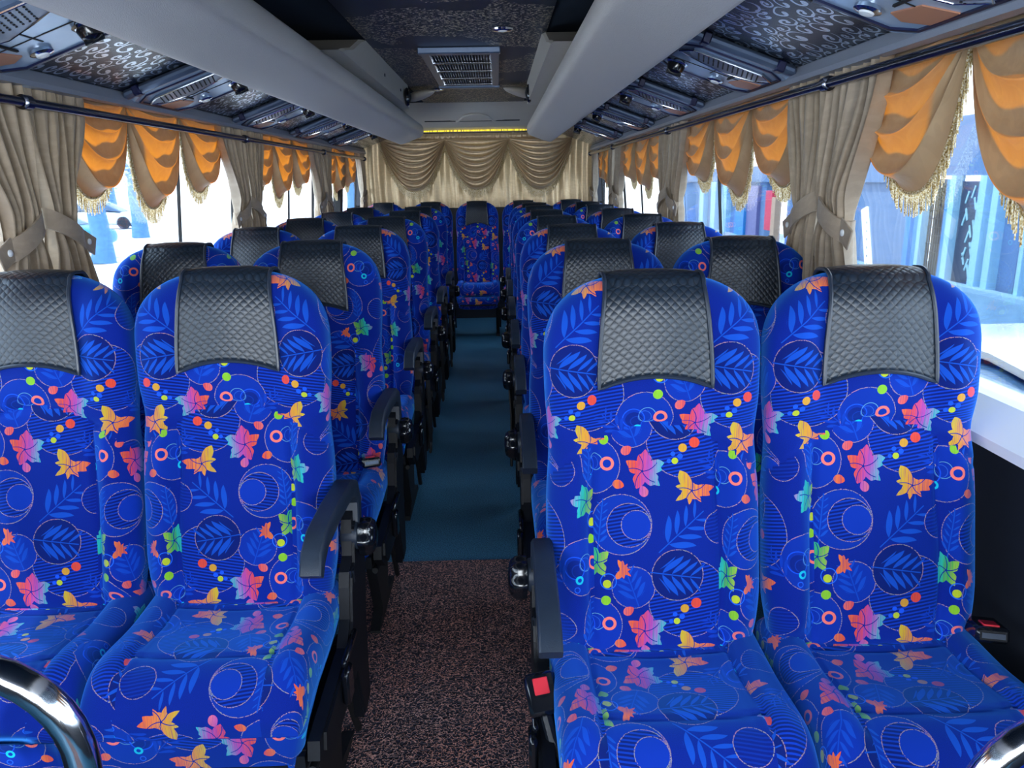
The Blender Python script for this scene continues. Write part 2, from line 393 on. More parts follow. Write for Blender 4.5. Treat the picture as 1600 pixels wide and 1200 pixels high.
class MB:
    """collects shapes into one mesh"""
    def __init__(s): s.V = []; s.F = []; s.U = []
    def add(s, V, F, U=None):
        k = len(s.V); s.V += [tuple(v) for v in V]
        for f in F:
            s.F.append([k+i for i in f])
            for i in f:
                p = V[i]; s.U.append(U[i] if U is not None else (p[0]+p[1]*.7, p[2]+p[1]*.3))
        return s
    def box(s, c, d, rot=None, bev=0.0):
        cx, cy, cz = c; a, b, e = d[0]/2, d[1]/2, d[2]/2
        if bev <= 0:
            V = [(x, y, z) for x in (-a, a) for y in (-b, b) for z in (-e, e)]
            F = [(0, 1, 3, 2), (4, 6, 7, 5), (0, 4, 5, 1), (2, 3, 7, 6), (0, 2, 6, 4), (1, 5, 7, 3)]
        else:
            bv = min(bev, a*.95, b*.95, e*.95); V = []; idx = {}
            for sx_ in (-1, 1):
                for sy_ in (-1, 1):
                    for sz_ in (-1, 1):
                        for ax in range(3):
                            p = [sx_*(a-bv), sy_*(b-bv), sz_*(e-bv)]
                            p[ax] = (sx_*a, sy_*b, sz_*e)[ax]
                            idx[(sx_, sy_, sz_, ax)] = len(V); V.append(tuple(p))
            F = []
            def q(*l): F.append(tuple(idx[i] for i in l))
            for t in (-1, 1):
                q((t, -1, -1, 0), (t, 1, -1, 0), (t, 1, 1, 0), (t, -1, 1, 0)) if t > 0 else q((t, -1, 1, 0), (t, 1, 1, 0), (t, 1, -1, 0), (t, -1, -1, 0))
                q((-1, t, -1, 1), (-1, t, 1, 1), (1, t, 1, 1), (1, t, -1, 1)) if t > 0 else q((1, t, -1, 1), (1, t, 1, 1), (-1, t, 1, 1), (-1, t, -1, 1))
                q((-1, -1, t, 2), (1, -1, t, 2), (1, 1, t, 2), (-1, 1, t, 2)) if t > 0 else q((-1, 1, t, 2), (1, 1, t, 2), (1, -1, t, 2), (-1, -1, t, 2))
            for u in (-1, 1):
                for v in (-1, 1):
                    F.append((idx[(u, v, -1, 0)], idx[(u, v, 1, 0)], idx[(u, v, 1, 1)], idx[(u, v, -1, 1)]))
                    F.append((idx[(u, -1, v, 0)], idx[(u, 1, v, 0)], idx[(u, 1, v, 2)], idx[(u, -1, v, 2)]))
                    F.append((idx[(-1, u, v, 1)], idx[(1, u, v, 1)], idx[(1, u, v, 2)], idx[(-1, u, v, 2)]))
                    for t in (-1, 1): F.append((idx[(u, v, t, 0)], idx[(u, v, t, 1)], idx[(u, v, t, 2)]))
        if rot is not None: V = [tuple(rot @ Vector(p)) for p in V]
        return s.add([(p[0]+cx, p[1]+cy, p[2]+cz) for p in V], F)
    def tube(s, pts, r, n=12, cap=True):
        pts = [Vector(p) for p in pts]; V = []; F = []
        up = None
        for i, p in enumerate(pts):
            t = (pts[min(i+1, len(pts)-1)] - pts[max(i-1, 0)]).normalized()
            if up is None:
                up = t.orthogonal().normalized()
            up = (up - t*up.dot(t)).normalized(); bi = t.cross(up)
            rr = r[i] if isinstance(r, (list, tuple)) else r
            for k in range(n):
                a = 2*pi*k/n; V.append(p + (up*cos(a) + bi*sin(a))*rr)
        for i in range(len(pts)-1):
            for k in range(n):
                F.append((i*n+k, i*n+(k+1) % n, (i+1)*n+(k+1) % n, (i+1)*n+k))
        if cap: F.append(tuple(range(n-1, -1, -1))); F.append(tuple((len(pts)-1)*n+k for k in range(n)))
        return s.add(V, F)
    def prism(s, prof, axis, a, b):
        """extrude a closed 2-D outline along an axis from a to b. axis 0: prof=(y,z); 1: (x,z); 2: (x,y)"""
        n = len(prof); V = []
        for t in (a, b):
            for (p, q) in prof:
                V.append((t, p, q) if axis == 0 else (p, t, q) if axis == 1 else (p, q, t))
        F = [tuple(range(n)), tuple(range(2*n-1, n-1, -1))]
        F += [(i, (i+1) % n, n+(i+1) % n, n+i) for i in range(n)]
        return s.add(V, F)
    def lathe(s, prof, c, ax='z', n=20):
        V = []; F = []
        for (r, h) in prof:
            for k in range(n):
                a = 2*pi*k/n; x, y = r*cos(a), r*sin(a)
                p = (x, y, h) if ax == 'z' else (h, x, y) if ax == 'x' else (x, h, y)
                V.append((p[0]+c[0], p[1]+c[1], p[2]+c[2]))
        for i in range(len(prof)-1):
            for k in range(n): F.append((i*n+k, i*n+(k+1) % n, (i+1)*n+(k+1) % n, (i+1)*n+k))
        F.append(tuple(range(n))); F.append(tuple((len(prof)-1)*n+k for k in range(n)))
        return s.add(V, F)
    def mesh(s, name, mat, smooth=False):
        me = mesh(name, s.V, s.F, mat, s.U, smooth)
        import bmesh
        b = bmesh.new(); b.from_mesh(me); bmesh.ops.recalc_face_normals(b, faces=b.faces); b.to_mesh(me); b.free()
        if smooth:
            try: me.set_sharp_from_angle(angle=R(42))
            except Exception: pass
        return me
    def obj(s, name, mat, parent=None, smooth=False, **k): return ob(name, s.mesh(name, mat, smooth), parent, **k)

def grid(nu, nv, fn, closed=False):
    """fn(i,j)->(x,y,z),(u,v) ; returns V,F,UVloops"""
    V = []; U = []
    for j in range(nv):
        for i in range(nu):
            p, q = fn(i, j); V.append(p); U.append(q)
    F = []; UL = []
    for j in range(nv-1):
        for i in range(nu if closed else nu-1):
            f = (j*nu+i, j*nu+(i+1) % nu, (j+1)*nu+(i+1) % nu, (j+1)*nu+i); F.append(f)
            for k in f: UL.append(U[k])
    return V, F, UL
def sm(x, a, b):
    t = min(1, max(0, (x-a)/(b-a))); return t*t*(3-2*t)
def gs(x, s): return exp(-(x/s)**2)
def supe(x, n): return max(0., 1-abs(x)**n)**(1/n)

# ------------------------------------------------------------------ seat shapes
# local seat frame: x across, -y towards the passenger's front, z up; origin on the floor below the head
HW = .208
def back_hw(t):
    a = HW*(1 - .035*gs(t-.56, .10) - .03*sm(t, .9, .6)*0)
    a *= 1 - .07*sm(t, .18, 0)
    if t > .78: a *= supe((t-.78)/.22, 2.6)
    if t < .05: a *= supe((.05-t)/.05, 2.4)*.25 + .75
    return max(a, .0015)
def back_sp(t):
    z = .43 + .735*t
    y = -.145 + .135*t + .012*sin(pi*t)
    return y, z
def back_T(t):
    k = 1.
    if t > .86: k = supe((t-.86)/.14, 2.2)
    if t < .05: k = min(k, supe((.05-t)/.05, 2.2))
    return max(k, .01)
def back_f(x, t):
    ax = abs(x)
    w_ = sm(t, .02, .10)*sm(t, .60, .50)
    f = .030*sm(ax, .118, .158)*w_*(1-.35*sm(ax, .165, .205))
    f += .026*sm(ax, .095, .155)*sm(t, .56, .68)*sm(t, 1.0, .86)
    f += .012*gs(ax, .08)*sm(t, .60, .72)
    f += .012*gs(t-.24, .16)*gs(ax, .16)
    f -= .010*gs(ax-(.120+.006*sin(t*7)), .0045)*sm(t, .02, .06)*sm(t, .57, .53)
    ts = .615 - .10*(ax/.17)**1.7
    f -= .009*gs(t-ts, .009)
    return f
def back_pt(x, t, front=True, off=0.):
    """surface point at lateral x (metres) and height parameter t"""
    hw = back_hw(t) + off; s = max(-1, min(1, x/hw))
    y0, z0 = back_sp(t)
    k = back_T(t)
    ed = supe(s, 3.6)
    if front: d = (.052*k + back_f(x, t)*min(1, k*1.5))*ed + off*ed
    else: d = -(.045*k)*supe(s, 3.) - off*ed
    # spine normal leans slightly up
    return (x, y0 - d*.983, z0 + d*.18*min(1, k) + (off if t > .97 else 0))

OFF = (0., 0.)     # how far the cloth is shifted before this cushion was cut
def pad_mesh(name, ts, hwf, pf, pb, panel, sx, Nf=75, Nb=21, uvmap=None):
    """closed cushion: front sheet pf(x,t), back sheet pb(x,t)"""
    ss = [sin(pi/2*k)*.35 + k*.65 for k in np.linspace(-1, 1, Nf)]
    ss[0] = -1; ss[-1] = 1
    # crowd samples towards the rounded sides
    ss = [math.copysign(1-(1-abs(s))**1.35, s) for s in ss]
    sb = list(np.linspace(1, -1, Nb))[1:-1]
    rows = []
    for t in ts:
        hw = hwf(t); r = [pf(hw*s, t) for s in ss] + [pb(hw*s, t) for s in sb]; rows.append(r)
    N = len(rows[0]); nv = len(ts)
    A = np.array(rows)
    # arc lengths for the uv
    du = np.zeros((nv, N+1)); dv = np.zeros((nv, N))
    mid = nv//2
    for j in range(nv):
        seg = np.linalg.norm(np.roll(A[j], -1, 0)-A[j], axis=1); du[j, 1:] = np.cumsum(seg); du[j] -= du[j, Nf//2]
    cs = np.concatenate([[0], np.cumsum(np.linalg.norm(A[1:, Nf//2]-A[:-1, Nf//2], axis=1))])
    V = [tuple((p[0]*sx, p[1], p[2])) for r in rows for p in r]
    F = []; UL = []
    for j in range(nv-1):
        tm = (ts[j]+ts[j+1])/2
        for i in range(N):
            i2 = (i+1) % N
            f = (j*N+i, j*N+i2, (j+1)*N+i2, (j+1)*N+i)
            uu = [(du[j, i], cs[j]), (du[j, i+1], cs[j]), (du[j+1, i+1], cs[j+1]), (du[j+1, i], cs[j+1])]
            xm = (A[j, i, 0]+A[j, i2, 0])/2
            ou, ov = panel(xm, tm, i >= Nf-1); ou += OFF[0]; ov += OFF[1]
            uu = [(a+ou, -b+ov) for a, b in uu]
            if i >= Nf-1: uu = [(A[q][0]+ou, -A[q][2]+ov) for q in ((j, i), (j, i2), (j+1, i2), (j+1, i))]
            F.append(f if sx > 0 else f[::-1]); UL += uu if sx > 0 else uu[::-1]
    F.append(tuple(range(N))); UL += [(0, 0)]*N
    F.append(tuple((nv-1)*N+i for i in range(N))[::-1]); UL += [(0, 0)]*N
    return mesh(name, V, F, M['fabric'], UL, True)

tb = list(np.concatenate([np.linspace(0, .05, 7)[:-1], np.linspace(.05, .86, 74)[:-1], 1-.14*np.cos(np.linspace(0, pi/2, 22))])) 
def back_panel(x, t, isback):
    if isback: return (.11, .05)
    if t > .615-.10*(abs(x)/.17)**1.7: return (.0375, .882)
    if abs(x) > .121: return (.1825, .448) if x > 0 else (.17, .598)
    return (.140, .479)
def make_back(sx):
    return pad_mesh('backrest', tb, back_hw, lambda x, t: back_pt(x, t, True), lambda x, t: back_pt(x, t, False), back_panel, sx)

# cushion: spine runs back -> front
def cu_sp(t):
    y = -.09 - .44*t; z = .392 - .010*sin(pi*t) - .045*sm(t, .72, 1.0)**1.5
    a = atan2(-.045*sm(t, .70, 1)*2.2, -.44)
    return y, z
def cu_hw(t): return HW*(1-.05*sm(t, .12, 0))*(supe((.04-t)/.04, 2.4)*.2+.8 if t < .04 else 1)*(1-.05*sm(t, .9, 1))
def cu_T(t):
    k = 1.
    if t > .80: k = supe((t-.80)/.20, 2.7)
    if t < .07: k = min(k, supe((.07-t)/.07, 2.4))
    return max(k, .01)
def cu_f(x, t):
    ax = abs(x); w_ = sm(t, .02, .12)*sm(t, 1., .8)
    f = .024*sm(ax, .115, .17)*w_
    f += .010*sm(t, .45, .75)*sm(t, 1, .85) - .010*gs(t-.42, .2)*gs(ax, .13)
    f -= .009*gs(ax-(.128+.012*t), .0045)*sm(t, .03, .1)*sm(t, .86, .80)
    f -= .006*gs(t-.30-.02*(1-(ax/.13)**2), .010)*sm(ax, .135, .125)
    f -= .006*gs(t-.74-.02*(1-(ax/.13)**2), .010)*sm(ax, .150, .14)
    return f
def cu_pt(x, t, front=True):
    hw = cu_hw(t); s = max(-1, min(1, x/hw)); y0, z0 = cu_sp(t); k = cu_T(t)
    if front: d = (.058*k + cu_f(x, t)*min(1, k*1.3))*supe(s, 4.2)
    else: d = -((.085+.055*sm(t, .5, .9))*k)*supe(s, 5)
    return (x, y0 - .02*(d/.06 if t > .6 and d > 0 else 0)*sm(t, .6, 1), z0 + d)
tcu = list(np.concatenate([np.linspace(0, .07, 7)[:-1], np.linspace(.07, .80, 50)[:-1], 1-.20*np.cos(np.linspace(0, pi/2, 22))]))
def cu_panel(x, t, isback):
    if isback: return (.21, .1)
    if abs(x) > .134: return (.03+.05*(1 if x > 0 else -1), .11)
    return (.17, .23) if t < .30 else (.165, .01)
def make_cushion(sx):
    return pad_mesh('seat_cushion', tcu, cu_hw, lambda x, t: cu_pt(x, t, True), lambda x, t: cu_pt(x, t, False), cu_panel, sx)

def make_cover():
    """quilted head cover draped over the top of the backrest: path goes up the front, over the top and down the back"""
    nx, npth = 33, 52
    off = .007
    def tmax(x):
        lo, hi = .78, 1.
        for _ in range(30):
            m_ = (lo+hi)/2
            if back_hw(m_)+off > abs(x)+.001: lo = m_
            else: hi = m_
        return min(lo, .9995)
    tb_ = .704
    V = []; U = []
    grid_p = {}
    for j in range(npth):
        q = j/(npth-1)*1.55     # 0..1 front, 1..1.55 back
        wdt = .107 - .014*sm(q, 0, .8)
        for i in range(nx):
            s = -1+2*i/(nx-1); x = wdt*s
            tm = tmax(x); low = tb_ + .030*(1-s*s) - .004*abs(s)**8 + .004*gs(abs(s)-1,.08)
            if q <= 1: t = low + (tm-low)*sin(pi/2*q); p = back_pt(x, min(t, tm), True, off)
            else: t = tm - (tm-.80)*(1-cos(pi/2*(q-1)/.55)); p = back_pt(x, t, False, off)
            V.append(p)
    A = np.array(V).reshape(npth, nx, 3)
    # thickness: inner sheet
    cs = np.concatenate([[0], np.cumsum(np.linalg.norm(A[1:, nx//2]-A[:-1, nx//2], axis=1))])
    F = []; UL = []
    for j in range(npth-1):
        for i in range(nx-1):
            f = (j*nx+i, j*nx+i+1, (j+1)*nx+i+1, (j+1)*nx+i); F.append(f)
            for k in f: UL.append((V[k][0], cs[k//nx]))
    n0 = len(V)
    cen = A.mean(axis=(0, 1))
    # inner copy pulled 3 mm inward
    for j in range(npth):
        for i in range(nx):
            p = A[j, i]; jj0, jj1 = max(j-1, 0), min(j+1, npth-1); ii0, ii1 = max(i-1, 0), min(i+1, nx-1)
            nrm = np.cross(A[j, ii1]-A[j, ii0], A[jj1, i]-A[jj0, i]); l = np.linalg.norm(nrm); nrm = nrm/l if l > 1e-9 else np.array([0, 0, 1.])
            V.append(tuple(p - nrm*.004))
    for j in range(npth-1):
        for i in range(nx-1):
            f = (n0+(j+1)*nx+i, n0+(j+1)*nx+i+1, n0+j*nx+i+1, n0+j*nx+i); F.append(f); UL += [(0, 0)]*4
    edge = [(0, i) for i in range(nx)] + [(j, nx-1) for j in range(1, npth)] + [(npth-1, i) for i in range(nx-2, -1, -1)] + [(j, 0) for j in range(npth-2, 0, -1)]
    E = [j*nx+i for j, i in edge]
    for a, b in zip(E, E[1:]+E[:1]): F.append((b, a, n0+a, n0+b)); UL += [(0, 0)]*4
    me = mesh('headrest_cover', V, F, M['quilt'], UL, True)
    path = [V[e] for e in E]; path.append(path[0])
    # piping down both sides and along the lower front hem
    hem = [V[j*nx] for j in range(npth-1, -1, -1)] + [V[i] for i in range(1, nx)] + [V[j*nx+nx-1] for j in range(1, npth)]
    pm = MB().tube(hem, .0042, 7).mesh('piping', M['piping'], True)
    return me, pm
print('seat meshes')
BACK = {1: make_back(1), -1: make_back(-1)}
CUSH = {1: make_cushion(1), -1: make_cushion(-1)}
OFF = (.135, .19)
BACK2 = {1: make_back(1), -1: make_back(-1)}
CUSH2 = {1: make_cushion(1), -1: make_cushion(-1)}
OFF = (0., 0.)
COVER, PIPE = make_cover()

# hardware meshes, drawn for an aisle side at +x (sd=+1) and mirrored for -x
def mir(me, name):
    m2 = me.copy(); m2.name = name
    for v in m2.vertices: v.co.x = -v.co.x
    m2.flip_normals(); return m2
def arm_mesh(low):
    sh = -.008 if low else 0.
    """moulded arm: a spine in the (y,z) plane with a tapering depth, rounded edges, drooping tip and a curved neck down to the hub"""
    if low: sp = [(-.060, .565), (-.085, .625), (-.130, .648), (-.20, .644), (-.30, .622), (-.36, .603), (-.385, .585)]
    else: sp = [(-.050, .565), (-.035, .630), (-.055, .665), (-.10, .684), (-.24, .692), (-.36, .690), (-.405, .672), (-.425, .645)]
    P = [Vector((y, z)) for y, z in sp]; up_, dn = [], []
    for i, p in enumerate(P):
        t = (P[min(i+1, len(P)-1)]-P[max(i-1, 0)]).normalized(); nrm = Vector((t.y, -t.x)) if t.x < 0 else Vector((t.y, -t.x))
        nrm = Vector((t.y, -t.x)); nrm = nrm if nrm.y > 0 or i == 0 else -nrm
        h = .021 if i > 1 else .017
        if i == len(P)-1: h = .014
        up_.append(p+nrm*h); dn.append(p-nrm*h)
    c = [tuple(q) for q in up_] + [tuple(q) for q in dn[::-1]]
    b = MB(); n = len(c); V = []; m_ = [tuple(q) for q in P] + [tuple(q) for q in P[::-1]]
    for xx, k in ((.2065+sh, .80), (.210+sh, 1.), (.243+sh, 1.), (.2465+sh, .80)):
        V += [(xx, a[0]+(q[0]-a[0])*k, a[1]+(q[1]-a[1])*k) for q, a in zip(c, m_)]
    F = [(a*n+i, a*n+(i+1) % n, (a+1)*n+(i+1) % n, (a+1)*n+i) for a in range(3) for i in range(n)]
    for base in (0, 3*n):
        for i in range(len(P)-1): F.append((base+i, base+i+1, base+n-2-i, base+n-1-i))
    b.add(V, F)
    b.lathe([(.030, .205), (.034, .210), (.034, .243), (.030, .247)], (0, -.058, .553), ax='x', n=24)
    return b.mesh('armrest', M['arm'], True)
def knob_mesh():
    b = MB(); V = []; F = []; n = 36; prof = [(.0, 1.0), (.012, 1.05), (.024, 1.0), (.034, .82), (.038, .5), (.039, .05)]
    for h, k in prof:
        for i in range(n):
            a = 2*pi*i/n; r = .039*k*(1+.10*cos(6*a)*(1 if h < .036 else .5)); V.append((.247+h, -.062+r*cos(a), .550+r*sin(a)))
    for j in range(len(prof)-1):
        for i in range(n): F.append((j*n+i, j*n+(i+1) % n, (j+1)*n+(i+1) % n, (j+1)*n+i))
    F.append(tuple(range(n))); F.append(tuple((len(prof)-1)*n+i for i in range(n)))
    b.add(V, F); return b.mesh('recline_knob', M['blackgloss'], True)
def side_mesh():
    b = MB()
    out = [(-.02, .60), (.02, .55), (.03, .44), (-.01, .33), (-.03, .10), (-.10, .09), (-.16, .26), (-.44, .26), (-.50, .31), (-.49, .345), (-.40, .35), (-.22, .36), (-.17, .40), (-.155, .47), (-.14, .50), (-.10, .52), (-.08, .60), (-.05, .615)]
    b.prism(out, 0, .209, .232)
    inner = [(y*.92-.01, z*.93+.02) for y, z in out]
    b.prism(inner, 0, .232, .238)
    return b.mesh('side_panel', M['blackdeep'], False)
def lever_mesh():
    b = MB(); b.box((.247, -.30, .33), (.016, .05, .075), bev=.005); b.box((.242, -.24, .375), (.012, .13, .016), bev=.004)
    return b.mesh('recline_lever', M['blackgloss'], True)
def slot_mesh():
    b = MB(); b.box((.2335, -.125, .485), (.005, .028, .034)); b.box((.236, -.125, .482), (.008, .006, .03))
    return b.mesh('hinge_slot', M['steel'], False)
def frame_mesh():
    b = MB()
    b.box((0, -.12, .30), (.40, .03, .03)); b.box((0, -.46, .30), (.40, .03, .03)); b.box((0, -.3, .295), (.34, .40, .012))
    for x in (-.19, .19): b.box((x, -.29, .295), (.022, .40, .035))
    b.box((0, -.115, .42), (.36, .05, .05), bev=.01); b.tube([(-.20, -.115, .44), (.20, -.115, .44)], .016, 10)
    return b.mesh('seat_frame', M['blackdeep'], True)
def leg_mesh():
    b = MB(); 
    b.prism([(-.14, .28), (-.42, .28), (-.40, .24), (-.32, .05), (-.40, .02), (-.40, .0), (-.06, .0), (-.06, .02), (-.20, .05), (-.16, .24)], 0, .165, .195)
    b.tube([(.204, -.05, .02), (.204, -.16, .22), (.204, -.46, .255)], .009, 8)
    return b.mesh('leg', M['rubber'], True)
def buckle_mesh(red=True):
    b = MB(); b.box((0, 0, 0), (.058, .030, .075), bev=.006); return b.mesh('seatbelt_buckle', M['blackgloss'], True)
AIS = {}
for drop, key in ((0, 'level'), (1, 'low')):
    a = arm_mesh(drop); AIS[key] = {1: a, -1: mir(a, 'armrest_mirrored')}
def both(me): return {1: me, -1: mir(me, me.name+'_mirrored')}
KNOB, SIDE, LEVER, SLOT, LEG = both(knob_mesh()), both(side_mesh()), both(lever_mesh()), both(slot_mesh()), both(leg_mesh())
FRAME = frame_mesh(); BUCK = buckle_mesh()
BTN = MB().box((0, 0, 0), (.028, .004, .030), bev=.0015).mesh('release_button', M['red'], True)
BSLOT = MB().box((0, 0, .0375), (.040, .010, .003)).mesh('buckle_slot', M['steel'], False)
STALK = MB().tube([(0, .012, -.03), (.004, .03, -.07), (.02, .05, -.12)], .011, 8).mesh('belt_stalk', M['black'], True)
def hang_mesh():
    b = MB(); pts = [(0, 0, 0), (.006, -.015, -.10), (.004, -.005, -.22), (.0, 0, -.30)]
    for dx in (-.018, -.006, .006, .018): b.tube([(x+dx*.2, y+dx, z) for x, y, z in pts], .0045, 6)
    b.box((0, 0, -.315), (.012, .045, .05), bev=.004)
    return b.mesh('seat_belt', M['rubber'], True)
HANG = hang_mesh()

def seat(cx, Y, label, aisle=0, uvs=1, arm='level', cover=True, group='blue coach seats', buckle=None, hang=False, sc=1., recl=0., cut=0):
    """aisle: +1 hardware on the +x side, -1 on the -x side, 0 a seat without armrest"""
    t = empty('coach_seat', (cx, Y, 0), label=label, cat='seat', group=group)
    t.scale = (sc, 1, 1)
    b = ob('backrest', (BACK, BACK2)[cut][uvs], t); ob('seat_cushion', (CUSH, CUSH2)[cut][uvs], t, loc=(0, .025, .022))
    if recl:
        # recline about the hinge
        hp = Vector((0, -.115, .44)); mt = Matrix.Translation(hp) @ Matrix.Rotation(recl, 4, 'X') @ Matrix.Translation(-hp); b.matrix_local = mt
    c = ob('headrest_cover', COVER, t); ob('piping', PIPE, c)
    if recl: c.matrix_local = b.matrix_local.copy()
    ob('seat_frame', FRAME, t)
    sd = aisle if aisle else 1
    ob('leg', LEG[sd], t)
    if aisle:
        ob('armrest', AIS[arm][sd], t); ob('recline_knob', KNOB[sd], t)
        s = ob('side_panel', SIDE[sd], t); ob('hinge_slot', SLOT[sd], s); ob('recline_lever', LEVER[sd], t)
    if buckle:
        (bx, by, bz), rt = buckle
        k = ob('seatbelt_buckle', BUCK, t, loc=(bx, by, bz), rot=rt); q = ob('release_button', BTN, k, loc=(0, -.0155, .012)); q['label'] = 'red release button'
        ob('belt_stalk', STALK, k); ob('buckle_slot', BSLOT, k)
    if hang: ob('seat_belt', HANG, t, loc=(sd*.255, -.02, .50))
    return t
ORD = ['first', 'second', 'third', 'fourth', 'fifth', 'sixth', 'seventh']
RY = [1.49, 2.32, 3.12, 3.93, 4.74, 5.55, 6.32]
LY = [1.70, 2.48, 3.31, 4.15, 4.97, 5.80]
for i, y in enumerate(RY):
    seat(.46, y, f'blue leaf-print seat by the aisle, right side, {ORD[i]} row from the front', -1, 1, 'low', cut=int(i in (3, 5)),
         buckle=((-.228, -.27, .425), (R(-48), R(-6), R(8))) if i == 0 else None, hang=i in (2,))
    seat(.885, y, f'blue leaf-print seat by the window, right side, {ORD[i]} row from the front', 0, 1, cut=i % 2,
         buckle=((.195, -.215, .500), (R(-76), 0, R(166))) if i == 0 else None)
for i, y in enumerate(LY):
    seat(-.412, y, f'blue leaf-print seat by the aisle, left side, {ORD[i]} row from the front', 1, -1, 'level', cut=i % 2,
         hang=i in (2, 3, 4), buckle=((.165, -.215, .500), (R(-76), 0, R(200))) if i == 1 else None)
    seat(-.834, y, f'blue leaf-print seat by the window, left side, {ORD[i]} row from the front', 0, 1, cut=int(i in (1, 4)))
for i, (x, lb) in enumerate([(-.86, 'at the left window'), (-.435, 'left of the middle one'), (-.02, 'in the middle, facing the aisle'), (.40, 'right of the middle one'), (.83, 'at the right window')]):
    seat(x, 7.16, f'blue leaf-print seat of the rear row, {lb}', 0, 1 if i != 1 else -1, group='blue coach seats', sc=.93)

# ------------------------------------------------------------------ bus shell
def uvgrid(name, pts4, mat, thick=.012):
    """flat panel from 4 corners with metric uv"""
    p = [Vector(q) for q in pts4]; nrm = (p[1]-p[0]).cross(p[3]-p[0]).normalized()
    V = [tuple(q) for q in p] + [tuple(q-nrm*thick) for q in p]
    F = [(0, 1, 2, 3), (7, 6, 5, 4), (0, 4, 5, 1), (1, 5, 6, 2), (2, 6, 7, 3), (3, 7, 4, 0)]
    du = (p[1]-p[0]).length; dv = (p[3]-p[0]).length
    loc = {0: (0, 0), 1: (du, 0), 2: (du, dv), 3: (0, dv)}
    UL = [loc[i % 4] for f in F for i in f]
    return mesh(name, V, F, mat, UL, False)
YF, YB = -2.0, 7.72
fl = MB().box((0, (YF+YB)/2, -.03), (2.44, YB-YF, .06)); struct('floor', fl.mesh('floor', M['floor']))
mt = MB(); mt.box((.005, .55, .006), (.66, 3.98, .012), bev=.004)
tag(mt.obj('floor_mat', M['mat']), 'brown coil loop mat lying on the aisle floor at the front', 'mat')
cl = MB()
outer = [(1.24, 1.60), (1.20, 1.84), (1.02, 1.99), (.7, 2.04), (0, 2.06)]; inner = [(1.12, 1.60), (1.11, 1.70), (1.06, 1.82), (.92, 1.91), (.66, 1.945), (0, 1.955)]
prof = inner + outer[::-1] + [(-x, z) for x, z in outer[:-1]][0:0]
full = inner + [(-x, z) for x, z in inner[::-1][1:]] + [(-x, z) for x, z in outer] + [(x, z) for x, z in outer[::-1][1:]]
cl.prism(full, 1, YF, YB); struct('ceiling', cl.mesh('ceiling', M['navy']))
struct('trim_1', MB().box((.0, 4.15, 1.947), (.78, 4.5, .010)).mesh('ceiling_glint_area', M['sparkle']))  # covers the area where the ceiling pattern reflects; glint is painted on
for s, nm in ((-1, 'wall_left'), (1, 'wall_right')):
    b = MB(); b.prism([(s*1.22, 0), (s*1.17, 0), (s*1.17, .83), (s*1.22, .83)], 1, YF, YB)
    struct(nm, b.mesh(nm, M['dark']))
    b = MB(); b.prism([(s*1.10, .825), (s*1.10, .845), (s*1.17, .895), (s*1.235, .900), (s*1.235, .825)], 1, YF, YB)
    struct('trim_2', b.mesh('window_sill', M['white']))
    b = MB(); b.prism([(s*1.035, 1.600), (s*1.03, 1.612), (s*1.04, 1.640), (s*1.055, 1.650), (s*1.12, 1.650), (s*1.12, 1.612), (s*1.06, 1.598)], 1, YF, 7.4)
    struct('trim_3', b.mesh('curtain_cornice', M['grey_trim']))
b = MB(); b.box((0, YB+.03, .54), (2.44, .06, 1.18)); b.box((0, YB+.03, 1.86), (2.44, .06, .28)); b.box((-1.1, YB+.03, 1.42), (.24, .06, .6)); b.box((1.1, YB+.03, 1.42), (.24, .06, .6)); struct('wall_back', b.mesh('wall_back', M['dark']))
wsd = empty('window_10', (0, 0, 0), kind='structure'); MB().box((0, YB+.03, 1.42), (1.98, .008, .60)).obj('glass_pane', M['glass'], wsd)
b = MB(); b.box((0, YF-.03, .36), (2.44, .06, .72)); b.box((0, YF-.03, 1.97), (2.44, .06, .12)); struct('wall_front', b.mesh('wall_front', M['dark']))
wsd = empty('window_9', (0, 0, 0), kind='structure')
b = MB(); b.box((-1.16, YF-.03, 1.3), (.10, .07, 1.2)); b.box((1.16, YF-.03, 1.3), (.10, .07, 1.2)); b.obj('window_frame', M['rubber'], wsd)
MB().box((0, YF-.03, 1.31), (2.22, .008, 1.2)).obj('glass_pane', M['glass'], wsd)
def wx(z): return 1.19-.085*(z-.9)
PIL_L = [.38, 2.22, 4.00, 5.73, 7.45]; PIL_R = [.32, 2.32, 4.26, 6.18, 7.5]
wi = 11
